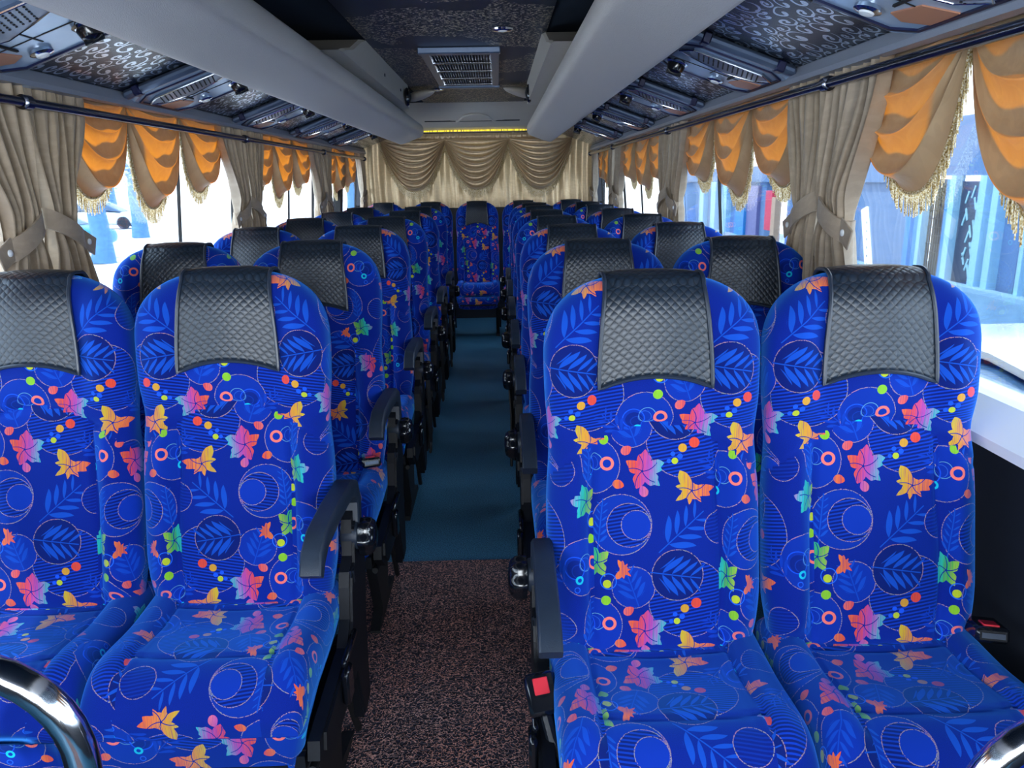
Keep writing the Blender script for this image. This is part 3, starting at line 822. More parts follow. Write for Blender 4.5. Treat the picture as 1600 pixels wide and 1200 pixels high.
for s, PIL in ((-1, PIL_L), (1, PIL_R)):
    edges = [YF] + PIL
    for a, c in zip(edges, PIL):
        wd = empty(f'window_{wi}', (0, 0, 0), kind='structure'); wi += 1
        f = MB(); x0, x1 = s*wx(.88), s*wx(1.66)
        def strip(y0, y1, z0, z1, dx0=0, dx1=.03):
            V = [(s*(wx(z)+d), y, z) for d in (dx0, dx1) for (y, z) in ((y0, z0), (y1, z0), (y1, z1), (y0, z1))]
            f.add(V, [(0, 1, 2, 3), (7, 6, 5, 4), (0, 4, 5, 1), (1, 5, 6, 2), (2, 6, 7, 3), (3, 7, 4, 0)])
        strip(c-.011, c+.011, .88, 1.67, -.004, .012)
        strip(a, c, .868, .896); strip(a, c, 1.61, 1.67)
        f.obj('window_frame', M['rubber'], wd)
        V = [(s*(wx(z)+d), y, z) for d in (.008, .014) for (y, z) in ((a+.02, .9), (c-.02, .9), (c-.02, 1.63), (a+.02, 1.63))]
        MB().add(V, [(0, 1, 2, 3), (7, 6, 5, 4), (0, 4, 5, 1), (1, 5, 6, 2), (2, 6, 7, 3), (3, 7, 4, 0)]).obj('glass_pane', M['glass'], wd)
        if a > 2:
            mb = MB(); ym = a+(c-a)*.62; f2 = f; f = MB(); strip(ym-.005, ym+.005, .9, 1.62, -.001, .010); f.obj('sash_bar', M['rubber'], wd)
b = MB(); V = [(-(wx(z)+d), y, z) for d in (-.03, .03) for (y, z) in ((6.57, .88), (6.68, .88), (6.68, 1.66), (6.57, 1.66))]
b.add(V, [(0, 1, 2, 3), (7, 6, 5, 4), (0, 4, 5, 1), (1, 5, 6, 2), (2, 6, 7, 3), (3, 7, 4, 0)]); struct('trim_4', b.mesh('pillar', M['rubber']))

# ------------------------------------------------------------------ luggage racks with padded edge
tube_prof = [(.622, 1.655), (.612, 1.643), (.595, 1.643), (.54, 1.660), (.49, 1.679), (.446, 1.696), (.428, 1.708), (.420, 1.726), (.419, 1.750), (.424, 1.775), (.440, 1.795), (.475, 1.808), (.56, 1.808), (.60, 1.79), (.622, 1.74)]
for s, sn in ((-1, 'left'), (1, 'right')):
    t = empty('luggage_rack', (0, 0, 0), label=f'long grey padded overhead luggage rack on the {sn} side of the bus', cat='luggage rack')
    pr = []
    n = len(tube_prof)
    for i in range(n):     # smooth the outline
        p0, p1, p2, p3 = [Vector(tube_prof[k % n]) for k in (i-1, i, i+1, i+2)]
        for q in (0, .33, .66):
            pr.append(tuple(.5*((2*p1)+(-p0+p2)*q+(2*p0-5*p1+4*p2-p3)*q*q+(-p0+3*p1-3*p2+p3)*q**3)))
    b = MB(); N = len(pr); ys = [YF+.05, 6.53, 6.575, 6.59]; sc_ = [1, 1, .97, .88]; cx_, cz_ = .52, 1.735
    V = [(s*(cx_+(x-cx_)*k), y, cz_+(z-cz_)*k) for y, k in zip(ys, sc_) for x, z in pr]
    F = [tuple(range(N)), tuple((len(ys)-1)*N+i for i in range(N))[::-1]] + [(j*N+i, j*N+(i+1) % N, (j+1)*N+(i+1) % N, (j+1)*N+i) for j in range(len(ys)-1) for i in range(N)]
    b.add(V, F); b.obj('padded_edge', M['grey_pad'], t, smooth=True)
    q = [(s*.63, YF+.05, 1.790), (s*.63, 7.3, 1.790), (s*1.05, 7.3, 1.640), (s*1.05, YF+.05, 1.640)]
    if s > 0: q = [q[0], q[3], q[2], q[1]]; 
    me = uvgrid('underside_panel', q, M['scroll'], -.012)
    ob('underside_panel', me, t)

# ------------------------------------------------------------------ reading light consoles under the racks
def console_parts():
    P = {}
    hx, hy = .185, .24      # half sizes: across, along
    def octo(k, hx=hx, hy=hy, c=.05): 
        a, b_ = hx*k, hy*k
        return [(-a+c, -b_), (a-c, -b_), (a, -b_+c), (a, b_-c), (a-c*.8, b_), (-a+c*.8, b_), (-a, b_-c), (-a, -b_+c)]
    b = MB(); r = [octo(1.0), octo(1.0), octo(.93), octo(.90)]; zz = [0, -.014, -.026, -.026]
    V = [(x, y, z) for ring, z in zip(r, zz) for x, y in ring]; F = [tuple(range(8)), tuple(24+i for i in range(8))]
    F += [(j*8+i, j*8+(i+1) % 8, (j+1)*8+(i+1) % 8, (j+1)*8+i) for j in range(3) for i in range(8)]
    b.add(V, F); P['housing'] = b.mesh('housing', M['console'])
    b = MB(); b.box((0, -hy-.004, -.014), (.33, .032, .028), bev=.010); P['front_bar'] = b.mesh('front_bar', M['console_dark'], True)
    P['clip'] = MB().box((0, -hy-.005, -.015), (.026, .038, .032), bev=.004).mesh('clip', M['console_blue'], True)
    # chrome outline strip
    def outline(k0, k1, z0, z1, pts=None, c=.05):
        o, i_ = octo(k0, c=c), octo(k1, c=c*.93); V = [(x, y, z0) for x, y in o] + [(x, y, z1) for x, y in o] + [(x, y, z0) for x, y in i_] + [(x, y, z1) for x, y in i_]
        F = []
        for k in range(8):
            n_ = (k+1) % 8; F += [(k, n_, 8+n_, 8+k), (16+k, 24+k, 24+n_, 16+n_), (8+k, 8+n_, 24+n_, 24+k)]
        return V, F
    b = MB(); b.add(*outline(.86, .82, -.024, -.031)); P['blue_inlay'] = b.mesh('blue_inlay', M['console_blue'])
    # speaker field
    sp_ = [(-.12, -.155), (.10, -.155), (.145, -.11), (.11, -.045), (.02, -.015), (-.06, -.045), (-.15, -.09)]
    b = MB(); b.prism(sp_, 2, -.024, -.034); P['speaker_grille'] = b.mesh('speaker_grille', M['console_dark'])
    b = MB()
    for iy in range(6):
        for ix in range(13): 
            x, y = -.10+ix*.016+iy*.004, -.14+iy*.015; b.box((x, y, -.0345), (.004, .004, .003))
    P['grille_holes'] = b.mesh('grille_holes', M['rubber'])
    b = MB(); rim = sp_+[sp_[0]]; b.tube([(x, y, -.034) for x, y in rim], .0028, 6); P['grille_rim'] = b.mesh('grille_rim', M['chrome'], True)
    b = MB()
    b.lathe([(.034, -.024), (.037, -.034), (.030, -.040)], (-.115, .085, 0), n=24); P['nozzle_ring'] = b.mesh('nozzle_ring', M['chrome'], True)
    b = MB(); b.lathe([(.028, -.030), (.030, -.044), (.024, -.060), (.012, -.066), (.003, -.066)], (-.115, .085, 0), n=22); b.box((-.115, .085, -.066), (.05, .006, .014), bev=.002)
    P['air_nozzle'] = b.mesh('air_nozzle', M['blackgloss'], True)
    b = MB(); b.lathe([(.026, -.024), (.028, -.034), (.018, -.038)], (.035, .135, 0), n=22); P['reading_lamp'] = b.mesh('reading_lamp', M['chrome'], True)
    b = MB(); b.lathe([(.017, -.036), (.014, -.041), (.004, -.043)], (.035, .135, 0), n=18); P['lamp_lens'] = b.mesh('lamp_lens', M['white'], True)
    b = MB(); b.prism([(.09, .03), (.15, .0), (.155, .10), (.11, .14), (.075, .12)], 2, -.024, -.029); P['sign_panel'] = b.mesh('sign_panel', M['orange_lens'])
    b = MB(); b.box((-.02, .05, -.0265), (.26, .004, .002)); b.box((.0, .03, -.0265), (.004, .12, .002)); b.box((.06, .045, -.028), (.006, .07, .005)); P['joint'] = b.mesh('joint', M['rubber'])
    return P
CP = console_parts()
def console(s, y, label):
    ang = atan2(.150, .42)
    t = empty('reading_light_console', (s*.885, y*1.03, 1.696), (0, s*ang, 0), label=label, cat='console', group='reading light consoles')
    fl_ = 1 if s > 0 else -1
    t.scale = (fl_, 1, 1)
    h = ob('housing', CP['housing'], t)
    for k in ('front_bar', 'speaker_grille', 'air_nozzle', 'reading_lamp', 'sign_panel', 'blue_inlay'):
        o = ob(k, CP[k], t)
        if k == 'front_bar': ob('clip', CP['clip'], o, loc=(-.115, 0, 0)); ob('clip', CP['clip'], o, loc=(.115, 0, 0))
        if k == 'speaker_grille': ob('grille_holes', CP['grille_holes'], o); ob('grille_rim', CP['grille_rim'], o)
        if k == 'air_nozzle': ob('nozzle_ring', CP['nozzle_ring'], o)
        if k == 'reading_lamp': ob('lamp_lens', CP['lamp_lens'], o)
    ob('joint', CP['joint'], t)
for i, y in enumerate([1.80, 2.83, 3.86, 4.84, 5.86]):
    console(-1, y, f'reading light and air nozzle console under the left rack, {ORD[i]} from the front')
for i, y in enumerate([1.46, 2.52, 3.50, 4.52, 5.60]):
    console(1, y, f'reading light and air nozzle console under the right rack, {ORD[i]} from the front')

# ------------------------------------------------------------------ ceiling fittings
for s, sn in ((-1, 'left'), (1, 'right')):
    t = empty('air_duct_cover', (0, 0, 0), label=f'grey box cover of the air conditioning above the rear {sn} rack', cat='duct cover')
    pr = [(3.02, 1.812), (3.10, 1.83), (3.28, 1.86), (3.50, 1.925), (3.62, 1.944), (5.32, 1.944), (5.36, 1.90), (5.36, 1.812)]
    dy = 0 if s < 0 else -.10
    b = MB(); V = []; n = len(pr)
    rings = [(.392, .96), (.40, 1.), (.95, 1.)]
    for x, k in rings:
        for y, z in pr: V.append((s*(x if s < 0 else x-.02), 4.2+(y-4.2)*k+dy, 1.80+(z-1.80)*(k if z < 1.93 else 1)))
    F = [tuple(range(n)), tuple(2*n+i for i in range(n))[::-1]] + [(j*n+i, j*n+(i+1) % n, (j+1)*n+(i+1) % n, (j+1)*n+i) for j in range(2) for i in range(n)]
    b.add(V, F); b.obj('cover_panel', M['beige_trim'], t)
    b = MB()
    for y in (4.1, 4.75, 5.2): b.lathe([(.008, 0), (.008, .004), (.002, .005)], (s*.38-(.0 if s > 0 else .0), y+dy, 1.86), ax='x', n=10)
    b.obj('screw', M['steel'], t)
    # curved ear at the rear end
    b = MB(); b.lathe([(max(.001, sqrt(max(0, 1-h*h)))*(1-.25*h), h) for h in np.linspace(-1, 1, 15)], (0, 0, 0), ax='x', n=18)
    me = b.mesh('ear_trim', M['beige_trim'], True)
    for v in me.vertices: v.co = Vector((-s*v.co.x*.105+s*.325, v.co.y*.075+5.42+dy-.10*v.co.x, v.co.z*.030+1.900+.012*v.co.x))
    ob('ear_trim', me, t)
    t2 = empty('ceiling_speaker', (s*.385, 5.05+dy, 1.852), (0, 0, 0), label=f'small black oval speaker on the rear {sn} duct cover', cat='speaker')
    b = MB(); b.lathe([(.050, 0), (.055, .010), (.047, .022)], (0, 0, 0), ax='x', n=24)
    me = b.mesh('housing', M['blackgloss'], True)
    for v in me.vertices: v.co.x *= -s
    ob('housing', me, t2)
    b = MB(); b.lathe([(.040, .016), (.035, .026), (.012, .034), (.002, .035)], (0, 0, 0), ax='x', n=24)
    me = b.mesh('cone', M['rubber'], True)
    for v in me.vertices: v.co.x *= -s
    ob('cone', me, t2)
# ceiling vent
t = empty('ceiling_vent', (.005, 4.53, 1.942), label='rectangular ventilation grille set in the dark ceiling', cat='vent')
b = MB()
for x in (-.165, .165): b.box((x, 0, -.010), (.045, 1.36, .022), bev=.005)
for y in (-.68, .68): b.box((0, y, -.014), (.385, .06, .03), bev=.005)
b.obj('frame', M['console_dark'], t)
MB().box((0, 0, .001), (.30, 1.30, .006)).obj('backing', M['rubber'], t)
for y in (-.36, -.06, .24, .52): MB().box((0, y, -.022), (.30, .012, .010), bev=.003).obj('crossbar', M['chrome'], t)
b = MB()
for k in range(21): b.box((-.14+k*.014, 0, -.008), (.003, 1.3, .014))
b.obj('grille_slats', plain('blue_slat_paint', srgb(40, 66, 96), .4), t)
for (x, y, lb) in ((.204, 3.39, 'nearer, right of the ceiling vent'), (-.218, 5.47, 'farther, behind the ceiling vent')):
    t = empty('ceiling_spotlight', (x, y, 1.942), label=f'small round chrome ceiling spotlight, {lb}', cat='ceiling light')
    MB().lathe([(.030, 0), (.045, -.003), (.042, -.010), (.030, -.012)], (0, 0, 0), n=24).obj('bezel', M['chrome'], t, smooth=True)
    MB().lathe([(.028, -.004), (.020, -.012), (.004, -.016)], (0, 0, 0), n=20).obj('lens', M['white'], t, smooth=True)
# rear canopy
def arc(a, b_, n=8): return [(a[0]+(b_[0]-a[0])*sin(pi/2*k/n), a[1]+(b_[1]-a[1])*(1-cos(pi/2*k/n))) for k in range(n+1)]
t = empty('rear_canopy', (0, 0, 0), label='moulded grey canopy across the rear ceiling above the back curtain', cat='canopy')
b = MB(); V = []; NN = 41; prf = [(6.42, 1.952), (6.50, 1.935), (6.58, 1.90), (6.66, 1.865), (6.76, 1.842), (6.86, 1.835), (6.90, 1.815), (7.12, 1.800), (7.16, 1.775), (7.30, 1.770)]
for i in range(NN):
    x = -.98+1.96*i/(NN-1)
    for j, (y, z) in enumerate(prf):
        k = 1-(abs(x)/.98)**3
        arch = -.012*gs((abs(x)-.17-.05*(y-6.7)/.2)/.012, 1) if 1 < j < 5 and y < 6.8 else 0
        if abs(x) < .17 and j in (4,): arch = -.01
        V.append((x, y-.10*(1-k), z + arch))
n = len(prf); top = len(V)
for i in range(NN):
    x = -.98+1.96*i/(NN-1); V += [(x, 7.32, 1.95), (x, 6.44, 1.954)]
F = [(i*n+j, (i+1)*n+j, (i+1)*n+j+1, i*n+j+1) for i in range(NN-1) for j in range(n-1)]
F += [(i*n+n-1, (i+1)*n+n-1, top+2*(i+1), top+2*i) for i in range(NN-1)] + [(top+2*i, top+2*(i+1), top+2*i+3, top+2*i+1) for i in range(NN-1)]
b.add(V, F); b.obj('canopy_shell', M['beige_trim'], t, smooth=True)
ar = MB(); ar.tube([(-.16, 6.82, 1.832), (-.13, 6.74, 1.842), (-.095, 6.66, 1.858), (-.03, 6.63, 1.872), (.03, 6.63, 1.872), (.095, 6.66, 1.858), (.13, 6.74, 1.842), (.16, 6.82, 1.832)], .012, 8)
ar.obj('arched_rib', M['beige_trim'], t, smooth=True)
b = MB(); b.box((-.03, 6.84, 1.838), (.80, .06, .012)); b.obj('shadow_gap', M['dark'], t)
g = G('yellow_light_strip'); o_ = g.obj(); X, _, _ = g.sep(o_)
seg = g.f('GREATER_THAN', g.noise(g.comb(X, 0, 0), 90, 1), .47)
em = g.mix(seg, srgb(90, 80, 40), srgb(255, 225, 60)); x = g.n('ShaderNodeEmission'); g.put(x.inputs[0], em); x.inputs[1].default_value = .75; g.t.links.new(x.outputs[0], g.out.inputs[0])
tag(MB().box((-.02, 7.150, 1.776), (1.06, .014, .011)).obj('light_strip', g.m), 'lit yellow segmented light strip above the back curtain', 'light strip')

# ------------------------------------------------------------------ rods
for s, ys, Y1, sn in ((-1, PIL_L, 7.32, 'left'), (1, PIL_R, 7.42, 'right')):
    z = 1.556 if s < 0 else 1.570
    t = empty('curtain_rail', (0, 0, 0), label=f'long dark chrome rail in front of the {sn} side curtains', cat='rail')
    X_ = s*1.035
    MB().tube([(X_, YF+.1, z), (X_, Y1, z)], .0125, 16).obj('rail_tube', M['rod'], t, smooth=True)
    for y in [q-(.11 if s < 0 else .20) for q in ys[:-1]]+[Y1-.02]:
        b = MB(); b.lathe([(.014, -.018), (.019, -.014), (.019, .014), (.014, .018)], (X_, y, z), ax='y', n=18)
        b.tube([(X_, y, z), (X_+s*.04, y, z-.004), (s*(wx(z)+.0), y, z-.006)], .007, 8)
        b.obj('bracket', M['rod'], t, smooth=True)

# ------------------------------------------------------------------ curtains
def curtain_mesh(side, Wt, Wk, Wb, ztop, ztie, zbot, lean, nf, seed, amp=.019):
    """local: x along the window, y inboard depth, z up. side +1: gathers towards -x"""
    rnd = random.Random(seed); ph = rnd.random()*6; nu, nv = nf*14+1, 46
    jit = [rnd.uniform(-.5, .5) for _ in range(nf*2+3)]
    def fn(i, j):
        u = i/(nu-1); v = j/(nv-1); z = ztop+(zbot-ztop)*v
        if z > ztie: q = (ztop-z)/(ztop-ztie); W = Wt+(Wk-Wt)*sm(q, .15, 1)**1.1; c = lean*sm(q, .1, 1)
        else: q = (ztie-z)/(ztie-zbot); W = Wk+(Wb-Wk)*sm(q, 0, .8)**.8; c = lean*(1-.4*sm(q, 0, 1))
        jj = u*nf*2; k = int(jj); wv = jit[k]*(1-(jj-k))+jit[k+1]*(jj-k)
        a = amp*(1+.5*(Wt/W-1)) if W > 0 else amp; a = min(a, .030)
        pin = 1 - .35*gs(z-ztie, .04)
        x = c + W*(u-.5) + .006*sin(ph+u*23+v*2)
        y = a*pin*(sin(2*pi*nf*u+ph+wv*1.2) + .35*sin(4*pi*nf*u+wv*3+v*3)) + .004*sin(9*v+u*11)
        return (x, y, z), (u*nf*.09, -z)
    return mesh('cloth', *grid(nu, nv, fn)[:2], M['curtain'], grid(nu, nv, fn)[2], True)
def tie_mesh(W, slope, seed, wd=.055, dirn=1):
    """flat band wrapped round the gathered cloth with a snapped tab"""
    V = []; F = []; n = 30
    for i in range(n+1):
        a = -.15*pi + 1.3*pi*i/n
        x = -dirn*(W/2+.012)*cos(a); y = .034*sin(a) + .002; zc = -slope*x*dirn*-1
        zc = slope*(-x*dirn)
        for q in (-1, 1):
            V.append((x, y+.000, zc+q*wd/2)); 
        for q in (1, -1): V.append((x*1.0, y+.006, zc+q*wd/2))
    for i in range(n):
        for k in range(4): F.append((i*4+k, i*4+(k+1) % 4, (i+1)*4+(k+1) % 4, (i+1)*4+k))
    F += [(0, 1, 2, 3), (4*n+3, 4*n+2, 4*n+1, 4*n)]
    b = MB().add(V, F)
    # loose tab end
    x0 = dirn*(W/2+.006); z0 = -slope*W/2
    rot = Matrix.Rotation(-dirn*.45*0+atan(slope)*dirn, 3, 'Y')
    b.box((x0+dirn*.018, .022, z0-.006), (.075, .006, wd), rot=rot, bev=.002)
    return b.mesh('tieback', M['curtain'], True)
SNAP = MB().lathe([(.009, 0), (.0085, .003), (.004, .005), (.001, .0052)], (0, 0, 0), ax='y', n=16).mesh('snap_button', M['white'], True)
CN = 0
def curtain(s, yc, dirn, label, Wt=.31, Wk=.15, Wb=.26, ztie=1.23, nf=6, zbot=.93, depth=1.072):
    """dirn: +1 the panel lies rearward (+Y) of its pillar, gathers towards the pillar"""
    global CN; CN += 1
    lean = -dirn*(Wt-Wk)/2*.8
    rot = (0, 0, R(90) if s > 0 else R(-90))     # local +y points inboard
    # local x -> world y: for s>0 rot 90: local x -> +Y, local y -> -X ; for s<0 rot -90: local x -> -Y, local y -> +X
    ld = dirn if s > 0 else -dirn
    lean = -ld*(Wt-Wk)/2*.85
    t = empty('curtain', (s*depth, yc, 0), rot, label=label, cat='curtain', group='side window curtains')
    ob('cloth', curtain_mesh(ld, Wt, Wk, Wb, 1.64, ztie, zbot, lean, nf, CN), t)
    k = ob('tieback', tie_mesh(Wk, .45, CN, dirn=ld), t, loc=(lean, 0, ztie))
    ob('snap_button', SNAP, k, loc=(ld*(Wk/2+.02), .026, -.45*Wk/2-.004))
cnt = {-1: 0, 1: 0}
for s, PIL, sn in ((-1, PIL_L, 'left'), (1, PIL_R, 'right')):
    for i, y in enumerate(PIL):
        if y < 1: continue
        k = cnt[s]; cnt[s] += 1
        half = .160 if y < 7 else .12
        y -= (.075 if s < 0 else .155) if y < 7 else .04
        pos = ['nearest pillar', 'second pillar', 'third pillar', 'rear corner'][k]
        zt = 1.235 if s > 0 else 1.225
        curtain(s, y-half, -1, f'beige tied curtain on the {sn}, {pos}, front panel of the pair', Wt=half*2-.022, ztie=zt)
        if y < 7: curtain(s, y+half, 1, f'beige tied curtain on the {sn}, {pos}, rear panel of the pair', Wt=half*2-.022, ztie=zt)

# ------------------------------------------------------------------ swag valances
def swag_meshes(W, D, K, bulge, amp, mat, seed, sharp=2.3, lf=.06, flen=1., twist=0., nfr=None):
    rnd = random.Random(seed); o1, o2 = rnd.uniform(-.3, .3), rnd.uniform(0, 6)
    nu, nv = 49, K*12+1
    def P(u, t):
        s = -1+2*u; a = abs(s)
        cat = (1-a**sharp)
        x = W/2*s*(1-.10*sin(pi*t)*a*0) 
        fold = .5-.5*cos(2*pi*K*t**.9 + o1*s*2)
        z = -D*t*(cat*.985+.015) - .015*t*0
        z -= .35*amp*sin(2*pi*K*t**.9+o1)*cat
        y = bulge*sin(pi*min(1, .15+.85*t)*.86)*(1-a*a)*.9 + amp*fold*(1-a**4)*(.4+.6*t) + twist*s*t*.02
        y -= .02*sm(t, .88, 1)*(1-a**4)
        y += .006
        x += .010*sin(5*t+o2)*(1-a)
        return (x, y, z)
    V, F, UL = grid(nu, nv, lambda i, j: (P(i/(nu-1), j/(nv-1)), (i/(nu-1)*W, -j/(nv-1)*D)))
    me = mesh('cloth', V, F, mat, UL, True)
    b = MB(); n = nfr or int(W/.0052); E_ = [Vector(P(i/300, 1.)) for i in range(301)]
    cs = [0.]
    for p, q in zip(E_, E_[1:]): cs.append(cs[-1]+(q-p).length)
    tot = cs[-1]; m_ = int(tot/.0058); k = 0
    for i in range(1, m_):
        d = tot*i/m_
        while cs[k+1] < d: k += 1
        p = E_[k].lerp(E_[k+1], (d-cs[k])/(cs[k+1]-cs[k]))
        l = lf*rnd.uniform(.88, 1.05); r_ = .0021; dx, dy = rnd.uniform(-.003, .003), rnd.uniform(-.003, .004)
        V = []
        for h, rr in ((0, r_), (.5, r_*1.15), (1, r_*.8)):
            for a in (0, 2.1, 4.2): V.append((p.x+dx*h+rr*cos(a), p.y+dy*h+rr*sin(a), p.z+.004-l*h))
        b.add(V, [(0, 1, 4, 3), (1, 2, 5, 4), (2, 0, 3, 5), (3, 4, 7, 6), (4, 5, 8, 7), (5, 3, 6, 8), (6, 7, 8)])
    # braid along the hem
    b.tube([tuple(Vector(P(i/60, 1.))+Vector((0, .001, .003))) for i in range(1, 60)], .0042, 6)
    fr = b.mesh('fringe', M['fringe'], False)
    return me, fr
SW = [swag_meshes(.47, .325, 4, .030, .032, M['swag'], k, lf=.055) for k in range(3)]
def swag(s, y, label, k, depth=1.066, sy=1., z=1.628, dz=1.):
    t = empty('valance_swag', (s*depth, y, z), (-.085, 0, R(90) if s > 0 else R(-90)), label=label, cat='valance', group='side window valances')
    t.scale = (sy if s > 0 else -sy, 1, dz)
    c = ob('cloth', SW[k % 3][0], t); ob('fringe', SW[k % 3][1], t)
wn_ = ['front window', 'second window', 'third window', 'rear window']
for s, PIL, sn in ((-1, PIL_L, 'left'), (1, PIL_R, 'right')):
    P_ = [PIL[0]]+[q-(.05 if s < 0 else .08) for q in PIL[1:]]
    for wi_ in range(len(P_)-1):
        a, c = P_[wi_], P_[wi_+1]
        a2, c2 = a+.20, c-.20
        if wi_ == 0: c2 = c-.16; a2 = c2-1.38
        n = 3; w_ = (c2-a2)/n
        for k in range(n):
            swag(s, a2+w_*(k+.5), f'golden fringed swag, {sn} side, {wn_[wi_]}, {ORD[k]} of its three from the front', k+wi_+(s > 0), depth=1.116+.004*(k % 2), sy=w_*1.02/.47, dz=(1.0, 1.13, .97)[k]*(1.06 if wi_ == 0 else 1))

# ------------------------------------------------------------------ back curtain with three swags
YC = 7.40
def rearcloth(i, j):
    u = i/240; v = j/30; x = -1.05+2.10*u; z = 1.765-.66*v
    y = .014*sin(u*2*pi*19+.6*sin(v*3))*(.5+.5*v) + .012*sin(u*37+1)*(.3+v*.7)
    return (x, YC+y, z), (x, z)
V, F, UL = grid(241, 31, rearcloth); t = empty('back_curtain', (0, 0, 0), label='wide pale gold pleated curtain hanging across the rear window', cat='curtain')
ob('cloth', mesh('cloth', V, F, M['rear_cloth'], UL, True), t)
hd = MB(); 
V, F, UL = grid(121, 9, lambda i, j: ((-.62+1.24*i/120, YC-.045-.010*sin(j/8*pi)-.004*sin(i*1.3), 1.768-.058*j/8), (i/120*1.2, j*.01)))
ob('pleated_header', mesh('pleated_header', V, F, M['rear_cloth'], UL, True), t)
RS = [swag_meshes(.60, .455, 9, .05, .048, M['rear_cloth'], 20+k, sharp=2.2, lf=.075) for k in range(3)]
for k, (x, pos) in enumerate(((-.595, 'left'), (-.015, 'middle'), (.565, 'right'))):
    t = empty('back_swag', (x, YC-.045, 1.715), (0, 0, R(180)), label=f'{pos} of the three pale gold draped swags on the back curtain', cat='valance', group='back curtain swags')
    ob('cloth', RS[k][0], t); ob('fringe', RS[k][1], t)

# ------------------------------------------------------------------ chrome guard rails in the two near corners
t = empty('guard_rail', (0, 0, 0), label='bent chrome guard rail in the near left corner', cat='rail')
pts = [(-1.15, .70, .868), (-.405, .70, .868)] + [(-.405+.118*sin(a), .70, .868-.118*(1-cos(a))) for a in np.linspace(.15, pi/2, 9)] + [(-.287, .70, .5), (-.287, .70, .02)]
MB().tube(pts, .0175, 24).obj('rail_tube', M['chrome'], t, smooth=True)
MB().lathe([(.045, .0), (.045, .010), (.020, .016)], (-.287, .70, .001), n=24).obj('floor_flange', M['chrome'], t, smooth=True)
t = empty('guard_rail', (0, 0, 0), label='bent chrome guard rail in the near right corner', cat='rail')
pts = [(1.15, .70, .768), (.81, .70, .768)] + [(.81-.13*sin(a), .70, .768-.13*(1-cos(a))) for a in np.linspace(.15, pi/2, 9)] + [(.68, .70, .4), (.68, .70, .02)]
MB().tube(pts, .0175, 24).obj('rail_tube', M['chrome'], t, smooth=True)
MB().lathe([(.045, .0), (.045, .010), (.020, .016)], (.68, .70, .001), n=24).obj('floor_flange', M['chrome'], t, smooth=True)

# ------------------------------------------------------------------ street outside
GZ = -.78
def tile_mat():
    g = G('stone_paving'); o = g.obj()
    br = g.n('ShaderNodeTexBrick'); g.put(br.inputs['Vector'], o); br.inputs['Scale'].default_value = 1.0
    br.inputs['Color1'].default_value = srgb(76, 102, 124)+(1,); br.inputs['Color2'].default_value = srgb(92, 118, 138)+(1,); br.inputs['Mortar'].default_value = srgb(50, 70, 90)+(1,)
    br.inputs['Mortar Size'].default_value = .012; br.inputs['Brick Width'].default_value = 1.1; br.inputs['Row Height'].default_value = .55
    c = g.mix(g.f('MULTIPLY', g.noise(o, 2.5, 5, .7), .8), br.outputs[0], srgb(100, 136, 160))
    g.bsdf(c, .35, 0, .5); return g.m
struct('floor_outside', MB().box((6.1, 14, GZ-.05), (9.6, 48, .1)).mesh('pavement', tile_mat())).name = 'sidewalk'
struct('street', MB().box((-20.2, 20, GZ-.06), (43, 70, .1)).mesh('street', plain('sunlit_concrete', srgb(228, 230, 232), .8, noise=.05, nscale=2)))
FX = 9.0; K = 1.293
def fy(y): return y*K
def fz(z): return 1.34+(z-1.34)*K
def fbox(b, y0, y1, z0, z1, d0, d1, bev=0): b.box((FX+(d0+d1)/2, (fy(y0)+fy(y1))/2, (fz(z0)+fz(z1))/2), (d1-d0, fy(y1)-fy(y0), fz(z1)-fz(z0)), bev=bev); return b
ren = plain('blue_grey_render', srgb(78, 108, 146), .8, noise=.05, nscale=1)
fr_ = plain('pale_blue_frame', srgb(128, 172, 200), .5)
cy = plain('cyan_paint', srgb(6, 112, 180), .5); dk = plain('dark_door', srgb(44, 52, 74), .4, noise=.15, nscale=3)
bt = empty('shop_building', (0, 0, 0), label='blue grey shop building across the pavement on the right', cat='building')
b = MB(); fbox(b, 2, 11.0-.05, 1.30, 2.15, 0, .5); fbox(b, 11.0-.05, 13.0, 1.30, 2.15, 0, .5); fbox(b, 13.0, 30, 1.2, 1.6, 0, .5)
fbox(b, 2, 9.9, -.31, 1.3, .1, .5); fbox(b, 10.2, 10.62, -.31, 1.3, .1, .5); fbox(b, 12.95, 18.7, -.31, 1.3, .1, .5); fbox(b, 20.2, 30, -.31, 1.3, .1, .5)
b.obj('wall', ren, bt)
b = MB(); fbox(b, 2, 30, -.315, -.24, -.25, .0); b.obj('plinth', plain('pale_kerb', srgb(116, 150, 174), .7), bt)
for y0, y1 in ((10.86, 11.02), (10.56, 10.70), (11.60, 11.74), (9.9, 9.98), (12.42, 12.52)):
    fbox(MB(), y0, y1, -.3, 1.3, -.08, .1).obj('column', fr_, bt)
d = fbox(MB(), 11.0, 11.62, -.28, 1.22, .06, .14).obj('door', dk, bt)
lm = MB(); rnd = random.Random(3)
for k in range(15):
    y = rnd.uniform(11.1, 11.5); z = -.05+k*.08; a = rnd.choice((-.35, .35))
    rot = Matrix.Rotation(a, 3, 'X'); lm.box((FX+.05, fy(y), fz(z)), (.02, .045, .24), rot=rot, bev=.006)
lm.obj('glass_leaf_inlay', plain('frosted_inlay', srgb(130, 175, 190), .3), d)
MB().box((FX+.03, fy(11.08), fz(.55)), (.04, .04, .28), bev=.01).obj('door_handle', M['chrome'], d)
d2 = fbox(MB(), 9.98, 10.2, -.28, 1.25, .1, .16).obj('door', dk, bt)
d3 = fbox(MB(), 11.86, 12.42, -.28, 1.25, .16, .2).obj('door', plain('grey_gate_panel', srgb(64, 84, 112), .5), bt)
gb = MB()
